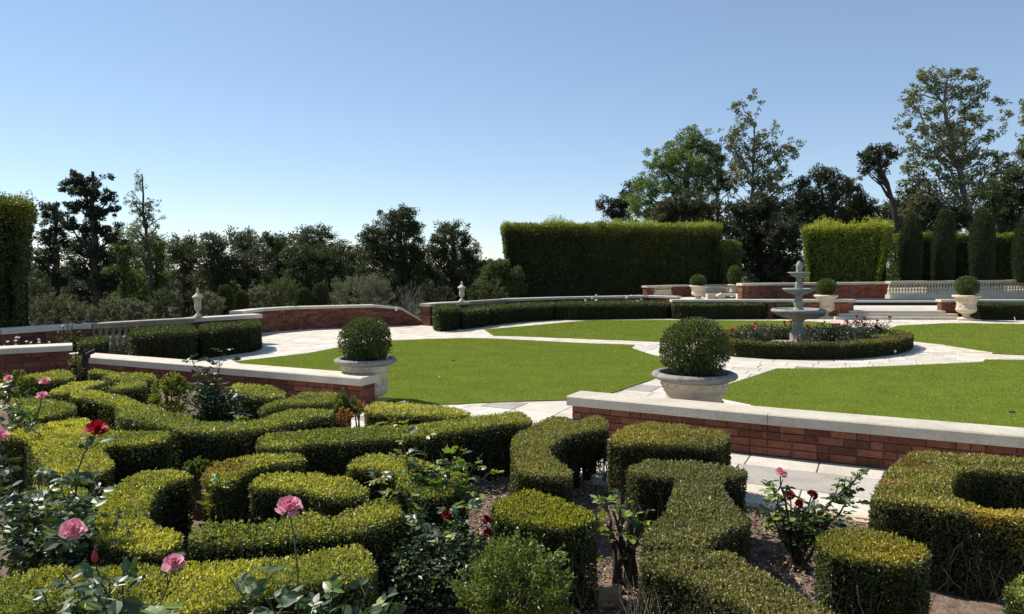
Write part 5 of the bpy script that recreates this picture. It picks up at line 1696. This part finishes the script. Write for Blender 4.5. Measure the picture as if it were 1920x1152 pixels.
def rose_bush(label, base, tips, leaves=('mature', 'mature', 'fresh'), nl=9, blooms=(), sz=1.0, seed=1, cane_col=(.07, .085, .035), cane_r=.006, start=.3, side=2, group=None, wood=None, name='rose_bush', maxleaf=290, young=(), side_len=.16, spread=.03, fill=0, fill_r=(.25, .25), fill_c=((.035, .055, .028), (.085, .12, .05))):
    """base: world point on the soil; tips: (px, py, Y) cane ends; blooms: (tip index, size, kind, direction)"""
    rng = np.random.default_rng(seed)
    base = np.asarray(base, float)
    root = thing(name, label, 'rose bush', base, group)
    todo = []
    for i, (px, py, Y) in enumerate(tips):
        e = D(px, py, Y)
        b0 = base + np.r_[rng.normal(size=2) * spread, 0]
        L = np.linalg.norm(e - b0)
        t = np.linspace(0, 1, 9)[:, None]
        mid = (b0 + e) / 2 + np.array([(b0[0] - e[0]) * .0, 0, 0]) + np.r_[(b0 - e)[:2] * .22, L * .05]
        pts = (1 - t) ** 2 * b0 + 2 * t * (1 - t) * mid + t ** 2 * e
        pts[1:-1] += rng.normal(size=(7, 3)) * L * .012
        g = Geo()
        tube(g, pts, np.linspace(cane_r * 1.3, cane_r * .4, 9), 6, cane_col if wood is None else wood)
        bl_ = [b for b in blooms if b[0] == i]
        for k in range(side):
            j = rng.integers(3, 8)
            q = pts[j] + unit(rng.normal(size=3) + [0, 0, .8]) * L * side_len * rng.uniform(.6, 1.4) * (.6 if bl_ else 1)
            sp = curve_pts(pts[j], q, 4, 0, .006, rng)
            tube(g, sp, np.linspace(cane_r * .5, cane_r * .3, 4), 4, cane_col)
            for w in range(max(2, nl // 3)):
                tt = rng.uniform(.3, 1.0)
                todo.append((pts[j] + (q - pts[j]) * tt, unit(q - pts[j]), rng.random() > .5))
        g.build('cane', M_WOOD, root)
        for k in range(nl):
            tt = start + (1 - start) * ((k + rng.uniform(.1, .9)) / nl)
            if bl_ and tt > .80:
                continue
            x = tt * 8
            j = min(int(x), 7)
            todo.append((pts[j] + (pts[j + 1] - pts[j]) * (x - j), unit(pts[j + 1] - pts[j]), tt > .75))
        for (_, s_, kd, dr, *lb) in bl_:
            bloom(root, pts[-1], dr, s_, kd, lb[0] if lb else None, seed * 7 + i)
        if i in young:
            for k in range(7):
                todo.append((pts[-1 - (k % 4)] + rng.normal(size=3) * .01, np.array([0, 0, 1.]), 'young'))
    if fill:
        tips_w = np.array([D(*t_) for t_ in tips])
        ce = tips_w.mean(0)
        hz = ce[2] * .55
        P = np.array([ce[0], ce[1], hz]) + unit(rng.normal(size=(fill, 3))) * (rng.random((fill, 1)) ** .42) * np.array([fill_r[0], fill_r[1], hz * .95])
        P[:, 2] = np.maximum(P[:, 2], base[2] + .03)
        gf = Geo()
        L_ = .036 * sz * rng.uniform(.7, 1.3, fill)
        leaf_quads(gf, P, rng.normal(size=(fill, 3)) * [1, 1, .5], L_, L_ * .62, mixc(fill_c[0], fill_c[1], rng.random(fill)) * rng.uniform(.7, 1.3, (fill, 1)), rng, face=np.array([0, 0, 1.]))
        stuff(gf.build('foliage', M_ROSELEAF, root))
    rng.shuffle(todo)
    for (p, ax, fresh) in todo[:maxleaf]:
        kind = leaves[rng.integers(len(leaves))]
        if fresh == 'young':
            kind = 'young'
        ang = rng.uniform(0, 6.283)
        h = np.array([math.cos(ang), math.sin(ang), rng.uniform(-.25, .45)])
        h = unit(h)
        up = unit(np.array([rng.normal() * .45, rng.normal() * .45, 1.0]))
        y = unit(np.cross(up, h))
        z = np.cross(h, y)
        s_ = sz * rng.uniform(.75, 1.25) * (.6 if kind == 'young' else 1)
        M = Matrix(((h[0] * s_, y[0] * s_, z[0] * s_, p[0]), (h[1] * s_, y[1] * s_, z[1] * s_, p[1]), (h[2] * s_, y[2] * s_, z[2] * s_, p[2]), (0, 0, 0, 1)))
        put('leaf', LEAFSETS[kind][rng.integers(5)], root, M)
    return root

def gb(px, Y, z=.03):
    return np.array([(px - 960) / F_PX * Y, Y, z])

OUT = np.array([.1, -.55, .6])
rose_bush('leafy rose bush at the left with the big dark red rose and a pink one', gb(70, 3.65),
          [(137, 1000, 3.1), (181, 812, 3.35), (12, 850, 3.7), (70, 860, 3.75), (118, 885, 3.6), (30, 915, 3.5), (150, 885, 3.6), (90, 965, 3.3), (10, 1000, 3.2), (175, 925, 3.5), (60, 950, 3.4), (130, 940, 3.4), (40, 1030, 3.2), (185, 900, 3.5), (-20, 900, 3.5), (-15, 960, 3.3), (100, 1020, 3.3)],
          leaves=('mature', 'blue', 'blue', 'mature', 'fresh'), nl=12, sz=1.0, seed=1, side=3, fill=1000, fill_r=(.42, .30),
          blooms=[(0, .064, 'pink', (.25, -.4, .75), 'full pale pink rose'), (1, .062, 'red', (.25, -.25, .9), 'large velvety dark red rose')])
rose_bush('low rose bush at the bottom left with a pink rose and a pointed pink bud', gb(215, 2.52, .1),
          [(326, 1062, 2.72), (178, 1055, 2.45), (118, 1075, 2.4), (232, 1070, 2.45), (80, 1110, 2.35), (165, 1100, 2.3), (205, 1090, 2.35), (240, 1120, 2.4), (140, 1130, 2.3)],
          leaves=('blue', 'mature', 'blue', 'fresh'), nl=8, sz=1.05, seed=2, side=1, start=.45,
          blooms=[(0, .050, 'pink', (.2, -.35, .8), 'rumpled pink rose low down')])
# the bud
g = Geo()
p = D(178, 1055, 2.45)
lathe(g, [(0, 0), (.008, .004), (.011, .014), (.008, .03), (.003, .042), (0, .046)], 10, p, None, (.36, .07, .08))
bud_owner = [q for q in bpy.data.objects if q.get('label', '').startswith('low rose bush at the bottom left')][0]
g.build('rose_bud', M_PETAL, bud_owner, True)
rose_bush('sprawling rose bush at the bottom centre-left with one tall stem and a pale pink rose', gb(560, 2.32, .1),
          [(541, 957, 2.62), (430, 1082, 2.45), (600, 1108, 2.3), (690, 1105, 2.3), (738, 1122, 2.35), (500, 1120, 2.3), (650, 1128, 2.25), (445, 1130, 2.35), (580, 1135, 2.25), (715, 1135, 2.3), (620, 1115, 2.4)],
          leaves=('blue', 'mature', 'blue', 'fresh'), nl=8, sz=.95, seed=3, side=1, start=.5,
          blooms=[(0, .056, 'pink', (.2, -.35, .85), 'full salmon pink rose on a tall stem')])
rose_bush('large central rose bush with pale new shoots and small crimson roses, front half', gb(812, 3.9),
          [(838, 968, 3.75), (912, 978, 3.75), (915, 1002, 3.7), (760, 930, 4.0), (800, 985, 3.7), (870, 1000, 3.65), (720, 985, 3.9), (760, 1040, 3.6), (850, 1050, 3.6), (700, 1060, 3.8), (800, 1090, 3.5), (880, 1040, 3.6), (740, 1090, 3.6), (830, 1010, 3.6), (900, 940, 3.8), (780, 960, 3.7), (860, 960, 3.8)],
          leaves=('mature', 'mature', 'blue', 'fresh'), nl=14, sz=.78, seed=4, side=4, fill=2600, fill_r=(.30, .30),
          blooms=[(0, .036, 'dark', (.1, -.4, .8)), (1, .034, 'dark', (.3, -.3, .8)), (2, .032, 'dark', (.2, -.5, .7))])
rose_bush('tall thin-stemmed rose behind the central bush with light green shoots', gb(800, 4.35),
          [(737, 752, 4.45), (795, 800, 4.4), (868, 835, 4.3), (925, 880, 4.2), (905, 850, 4.3), (765, 845, 4.4), (705, 890, 4.4), (850, 860, 4.3), (835, 900, 4.2), (880, 895, 4.2), (715, 935, 4.3), (900, 910, 4.15), (810, 850, 4.4), (790, 880, 4.35)],
          leaves=('fresh', 'fresh', 'fresh', 'blue', 'gold', 'mature'), nl=13, sz=.84, seed=5, side=3, cane_r=.0045, cane_col=(.10, .085, .05), start=.42)
rose_bush('dense dark rose bush near the left low wall with tall reddish shoots', gb(398, 7.0),
          [(358, 668, 7.05), (392, 690, 7.0), (418, 655, 7.0), (352, 725, 6.95), (440, 728, 6.95), (380, 728, 6.9), (412, 742, 6.9), (432, 765, 6.9), (365, 760, 6.9), (395, 770, 6.85), (450, 748, 6.95), (345, 780, 6.9)],
          leaves=('mature', 'mature', 'blue'), nl=12, sz=1.1, seed=6, side=4, young=(0, 1, 2), fill=1300, fill_r=(.26, .24))
rose_bush('airy woody-stemmed rose bush in the bare bed with one pink and three maroon roses', gb(1500, 4.2),
          [(1463, 890, 4.3), (1482, 932, 4.2), (1522, 930, 4.2), (1497, 945, 4.15), (1562, 935, 4.25), (1612, 890, 4.45), (1440, 905, 4.35), (1598, 932, 4.35), (1540, 965, 4.2), (1475, 985, 4.2), (1437, 960, 4.3), (1580, 955, 4.3), (1630, 880, 4.5), (1510, 975, 4.1)],
          leaves=('mature', 'mature', 'fresh'), nl=11, sz=.78, seed=7, side=3, wood=(.075, .055, .04), cane_r=.009, start=.5,
          blooms=[(0, .044, 'pink', (.1, -.3, .9), 'pink rose standing highest on the bush'), (1, .034, 'dark', (-.2, -.4, .8)), (2, .038, 'dark', (.2, -.5, .7)), (3, .03, 'dark', (.1, -.6, .5))])
rose_bush('cut-back rose with bare brown stems and a light green tuft, right of the brilliant hedge', gb(1178, 3.95),
          [(1135, 935, 4.05), (1162, 922, 4.1), (1192, 955, 4.0), (1216, 955, 4.0), (1150, 958, 4.0), (1138, 985, 3.95), (1175, 940, 4.05), (1205, 980, 3.95)],
          leaves=('fresh', 'fresh', 'mature'), nl=4, sz=.85, seed=8, side=1, wood=(.075, .055, .04), cane_r=.014, start=.72)
rose_bush('grey-green leafed plant growing inside the C-shaped hedge', gb(1880, 4.75),
          [(1838, 918, 4.8), (1862, 912, 4.8), (1890, 918, 4.75), (1920, 930, 4.7), (1860, 940, 4.7), (1900, 945, 4.65), (1945, 925, 4.7), (1845, 940, 4.75)],
          leaves=('blue', 'blue', 'blue'), nl=6, sz=1.15, seed=9, side=1, start=.5)
rose_bush('single slender rose shoot with yellowish leaves inside the crescent hedge', gb(414, 4.35),
          [(409, 886, 4.4), (412, 900, 4.35)], leaves=('gold', 'gold', 'fresh'), nl=9, sz=.8, seed=10, side=1, start=.25, side_len=.08)
rose_bush('rose bush at the far left with three small pink roses above the green hedge', gb(45, 6.0),
          [(17, 712, 6.1), (85, 718, 6.1), (79, 746, 5.7), (38, 770, 6.0), (8, 760, 6.0), (60, 800, 5.7), (20, 800, 5.7), (45, 815, 5.5), (75, 810, 5.5), (0, 790, 5.8)],
          leaves=('mature', 'fresh', 'blue'), nl=9, sz=1.0, seed=11, side=2,
          blooms=[(0, .042, 'pink', (.1, -.4, .8)), (1, .052, 'pink', (.0, -.4, .9), 'faded pink rose, highest of the three'), (2, .054, 'pink', (.1, -.2, .9))])
rose_bush('rose cut by the left edge with one half-visible pink flower', gb(-30, 4.6),
          [(2, 822, 4.5), (-10, 850, 4.5), (14, 860, 4.4)], leaves=('mature', 'blue'), nl=8, sz=1.0, seed=12, side=1, blooms=[(0, .06, 'pink', (.1, -.4, .8))])
rose_bush('small sapling rose with pale leaves in front of the serpentine hedge', gb(447, 6.6), [(447, 772, 6.7), (440, 785, 6.6), (455, 783, 6.6)], leaves=('fresh', 'blue'), nl=4, sz=1.1, seed=13, side=0, start=.6)

# gnarled stump and stake by the wall corner
b0 = gb(157, 9.1, .02)
root = thing('pollarded_trunk', 'gnarled dark pollarded trunk with knobby head, by the far end of the low wall', 'tree', b0)
g = Geo()
e0 = D(157, 706, 9.1)
e1 = D(159, 668, 9.1)
tube(g, np.array([b0, e0, (e0 + e1) / 2 + [.01, 0, 0], e1]), [.045, .04, .036, .045], 9, (.05, .042, .036))
for (x, y) in ((146, 664), (150, 658), (165, 655), (172, 660), (180, 657), (168, 668), (153, 668)):
    q = D(x, y, 9.1 + R.normal() * .05)
    tube(g, curve_pts(e1 - [0, 0, .02], q, 5, .015, .006), [.036, .03, .024, .028, .02], 7, (.055, .046, .04))
g.build('trunk', M_WOOD, root)
g = Geo()
q0, q1 = gb(142, 9.0, .0), D(142, 662, 9.0)
tube(g, np.array([q0, (q0 + q1) / 2, q1]), .008, 6, (.05, .045, .04))
tag(g.build('garden_stake', M_WOOD), 'thin dark upright stake beside the gnarled trunk', 'stake')
shrub('thin leafy growth round the foot of the gnarled trunk', 145, 690, 9.0, 26, 44, leaf=.03, n=420, col=((.06, .09, .02), (.20, .20, .05)), name='climbing_plant', base=.1, seed=14, stems=8)

# roses of the fountain bed and white flowers: many small bushes
def small_bush(label, p, w, h, kind, nb, col, seed, group=None, leaf=.045, bs=.055, n=520):
    rng = np.random.default_rng(seed)
    root = thing('rose_bush', label, 'rose bush', p, group)
    g = Geo()
    d = unit(rng.normal(size=(n, 3)))
    P = np.asarray(p) + np.array([0, 0, h * .55]) + d * np.array([w, w, h * .5]) * (rng.random((n, 1)) ** .5)
    P[:, 2] = np.maximum(P[:, 2], p[2] + .02)
    leaf_quads(g, P, rng.normal(size=(n, 3)) + [0, 0, .2], leaf * rng.uniform(.7, 1.3, n), leaf * .6, mixc(col[0], col[1], rng.random(n)) * rng.uniform(.7, 1.3, (n, 1)), rng)
    stuff(g.build('foliage', M_ROSELEAF, root))
    g = Geo()
    tips = []
    for k in range(max(5, nb)):
        e = np.asarray(p) + np.array([rng.normal() * w * .6, rng.normal() * w * .5, h * rng.uniform(.8, 1.25)])
        tips.append(e)
        tube(g, curve_pts(np.asarray(p, float), e, 5, 0, .02, rng), np.linspace(.009, .004, 5), 4, (.06, .06, .035))
    g.build('canes', M_WOOD, root)
    for k in range(nb):
        bloom(root, tips[k], (rng.normal() * .3, -.4, .8), bs * rng.uniform(.8, 1.2), kind, None, seed + k, big=False)
    return root
RL = ((.03, .04, .025), (.07, .08, .045))
spots = [(1392, 640, 'at the left end of the fountain bed'), (1403, 630, 'at the back left of the fountain bed'), (1425, 636, 'left of the fountain base slab'), (1434, 628, 'behind the slab on the left of the fountain'), (1455, 629, 'just behind the fountain on the left'), (1480, 630, 'hidden close behind the fountain pedestal'),
         (1520, 630, 'just right of the fountain pedestal'), (1535, 638, 'right of the fountain, at the edge of the base slab'), (1548, 630, 'behind the slab on the right of the fountain'), (1563, 634, 'in the right middle of the fountain bed'), (1585, 629, 'at the back of the fountain bed right of the fountain'), (1590, 637, 'at the front right of the fountain bed'),
         (1608, 630, 'with tall stems in the right part of the fountain bed'), (1620, 636, 'in front of the tall stems on the right'), (1640, 629, 'near the right end of the fountain bed'), (1660, 627, 'at the very right end of the fountain bed')]
for k, (px, py, where) in enumerate(spots):
    Yb = 17.0 if py <= 630 else (16.2 if py < 637 else 15.5)
    p = np.array([(px - 960) / F_PX * Yb, Yb + .15 * math.sin(px), .05])
    nb = [2, 1, 1, 1, 0, 1, 1, 0, 2, 1, 2, 1, 3, 1, 1, 0][k]
    small_bush('dark-leaved red rose bush ' + where, p, .30, .36 + .10 * (k == 12) + .08 * R.random(), 'red', nb, RL, 300 + k, 'red rose bushes round the fountain', bs=.068)
# tall single red roses of the bed
for k, (px, py, gx_, where) in enumerate([(1483, 604, 1478, 'against the lower bowl of the fountain'), (1497, 638.5, 1497, 'low in front of the fountain pedestal'), (1588, 605, 1585, 'shortest of the four before the steps'), (1606, 594, 1605, 'tallest of four before the steps'), (1620, 598, 1617, 'right next to the tallest'), (1667.5, 596, 1655, 'rightmost, on an arching stem'), (1563, 610, 1566, 'between fountain and steps urn'), (1432, 617.5, 1432, 'left of the fountain pedestal'), (1374, 619, 1376, 'leftmost, beside the big box ball')]):
    Yb = 15.3 if k == 1 else (16.9 if k < 7 else 16.4)
    b_ = np.array([(gx_ - 960) / F_PX * Yb, Yb, .05])
    e = D(px, py, b_[1])
    root = thing('long_stemmed_rose', 'single red rose on a thin leafy stem, ' + where, 'rose', b_)
    g = Geo()
    pts = curve_pts(b_, e, 6, 0, .012)
    tube(g, pts, np.linspace(.008, .004, 6), 4, (.06, .06, .035))
    g.build('cane', M_WOOD, root)
    g = Geo()
    P = pts[R.integers(2, 6, 34)] + R.normal(size=(34, 3)) * .05
    leaf_quads(g, P, R.normal(size=(34, 3)), .045, .028, mixc(RL[0], (.10, .11, .05), R.random(34)))
    stuff(g.build('foliage', M_ROSELEAF, root))
    bloom(root, e - [0, 0, .03], (.05, -.35, .8), .075, 'red', None, 400 + k, big=False)
# white roses along the long back hedge and in the left bed
for k, (px, py, where) in enumerate([(1110, 565, 'left of the pair'), (1119, 568.5, 'right of the pair'), (1177, 563, 'in the middle'), (1197, 565, 'low at the hedge top'), (1202, 571, 'just above the hedge'), (1017, 569.5, 'lone one far to the left')]):
    e = D(px, py - 3, 26.2)
    p = np.array([e[0], e[1], .0])
    small_bush('white rose bush behind the long straight hedge, ' + where, p, .26, e[2] - .02, 'white', 2, ((.04, .055, .025), (.09, .11, .04)), 500 + k, 'white roses behind the long straight hedge', bs=.075, n=260)
for k, (px, py, Y, where) in enumerate([(10, 648, 11.6, 'first from the edge'), (32, 650, 11.7, 'with most flowers'), (48, 648, 11.9, 'third along'), (62, 649, 12.0, 'fourth along'), (74, 648, 12.2, 'last before the hedge strip'), (130, 620, 13.0, 'tall one against the parapet'), (230, 640, 14.3, 'at the hedge corner below the balusters')]):
    e = D(px, py, Y)
    p = np.array([e[0], e[1], .0])
    small_bush('white flowering bush in the far left bed, ' + where, p, .24, max(e[2] + (.12 if k == 5 else 0), .2), 'white', 3 if k < 5 else 1, ((.06, .085, .025), (.14, .17, .05)), 520 + k, 'white flowers in the far left bed', bs=.036, n=420, leaf=.035)

# ------------------------------------------------------------------ small things
g = Geo()
p = G(1143, 1140, .0)
V = np.array([[-.075, -.05, 0], [.07, -.055, 0], [.075, .05, 0], [-.07, .055, 0], [-.06, -.04, .085], [.055, -.045, .095], [.065, .04, .10], [-.05, .045, .088]])
g.add(V + p, BOXF, (.33, .22, .13))
tag(g.build('rock', M_MORTAR), 'brown angular rock on the leaf litter beside the bare rose stems', 'rock')
def spike(label, px, py, px1, py1, Y, name='garden_spotlight'):
    a, b_ = D(px, py, Y), D(px1, py1, Y)
    root = thing(name, label, 'light', (a[0], a[1], .045))
    g = Geo()
    tube(g, np.array([a, (a + b_) / 2, b_]), [.028, .03, .038], 10, (.02, .02, .022))
    g.build('lamp_head', M_MISC, root)
    g = Geo()
    tube(g, np.array([[a[0], a[1], .03], (np.array([a[0], a[1], .03]) + a) / 2, a]), .012, 6, (.02, .02, .022))
    g.build('stake', M_MISC, root)
spike('dark garden spotlight tilted up in the rose bed right of the fountain', 1653, 619, 1642, 612, 16.6)
p = D(743.5, 579, 21.9)
g = Geo()
box(g, (p[0], p[1] - .06, p[2] - .06), (.03, 0, 0), (0, .03, 0), .11, (.75, .74, .7))
tag(g.build('wall_light', M_MISC), 'small white light fitting on the brick ramp wall', 'light')
p = D(761, 599, 21.6)
g = Geo()
box(g, (p[0], p[1] - .05, p[2]), (.06, 0, 0), (0, .02, 0), .06, (.05, .03, .025))
tag(g.build('wall_vent', M_MISC), 'small dark vent low in the brick ramp wall', 'vent')
for px, py, lab in ((850, 676.5, 'dark sprinkler cap in the middle of the left lawn'), (1897, 773.5, 'small dark sprinkler cap in the right lawn, near the wall')):
    p = G(px, py, .015)
    g = Geo()
    lathe(g, [(0, .016), (.03, .016), (.036, .011), (.038, 0)], 16, p, None, (.02, .02, .018))
    tag(g.build('lawn_sprinkler', M_MISC), lab, 'sprinkler')
p = G(825, 708, .015)
g = Geo()
lathe(g, [(0, .02), (.012, .018), (.016, .008), (.012, 0)], 8, p, None, (.8, .78, .72))
tag(g.build('fallen_petal', M_MISC), 'tiny white speck lying on the left lawn', 'petal')
for px, py, lab in ((1431.5, 649, 'white globe light at the foot of the ring hedge, left of the fountain'), (1678, 659, 'white globe light at the foot of the ring hedge, at its right end')):
    q = G(px, py + 8, 0)
    e = D(px, py, q[1] - .02)
    root = thing('globe_light', lab, 'light', (q[0], q[1] - .02, 0))
    g = Geo()
    lathe(g, [(0, -.028), (.02, -.02), (.028, 0), (.02, .02), (0, .028)], 14, e, None, (.8, .78, .72))
    g.build('globe', M_MISC, root, True)
    g = Geo()
    tube(g, np.array([[e[0], e[1], 0], [e[0], e[1], e[2] / 2], e]), .007, 6, (.2, .2, .19))
    g.build('stake', M_MISC, root)
q0, q1 = G(1904, 601.5, 0), D(1901.5, 594.5, G(1904, 601.5, 0)[1])
g = Geo()
tube(g, np.array([q0, (q0 + q1) / 2, q1]), .016, 6, (.6, .58, .53))
tag(g.build('sprinkler_riser', M_MISC), 'thin pale sprinkler riser at the foot of the right hedge', 'sprinkler')
print('objects', len(bpy.data.objects), 'tris', sum(len(m.polygons) for m in bpy.data.meshes))
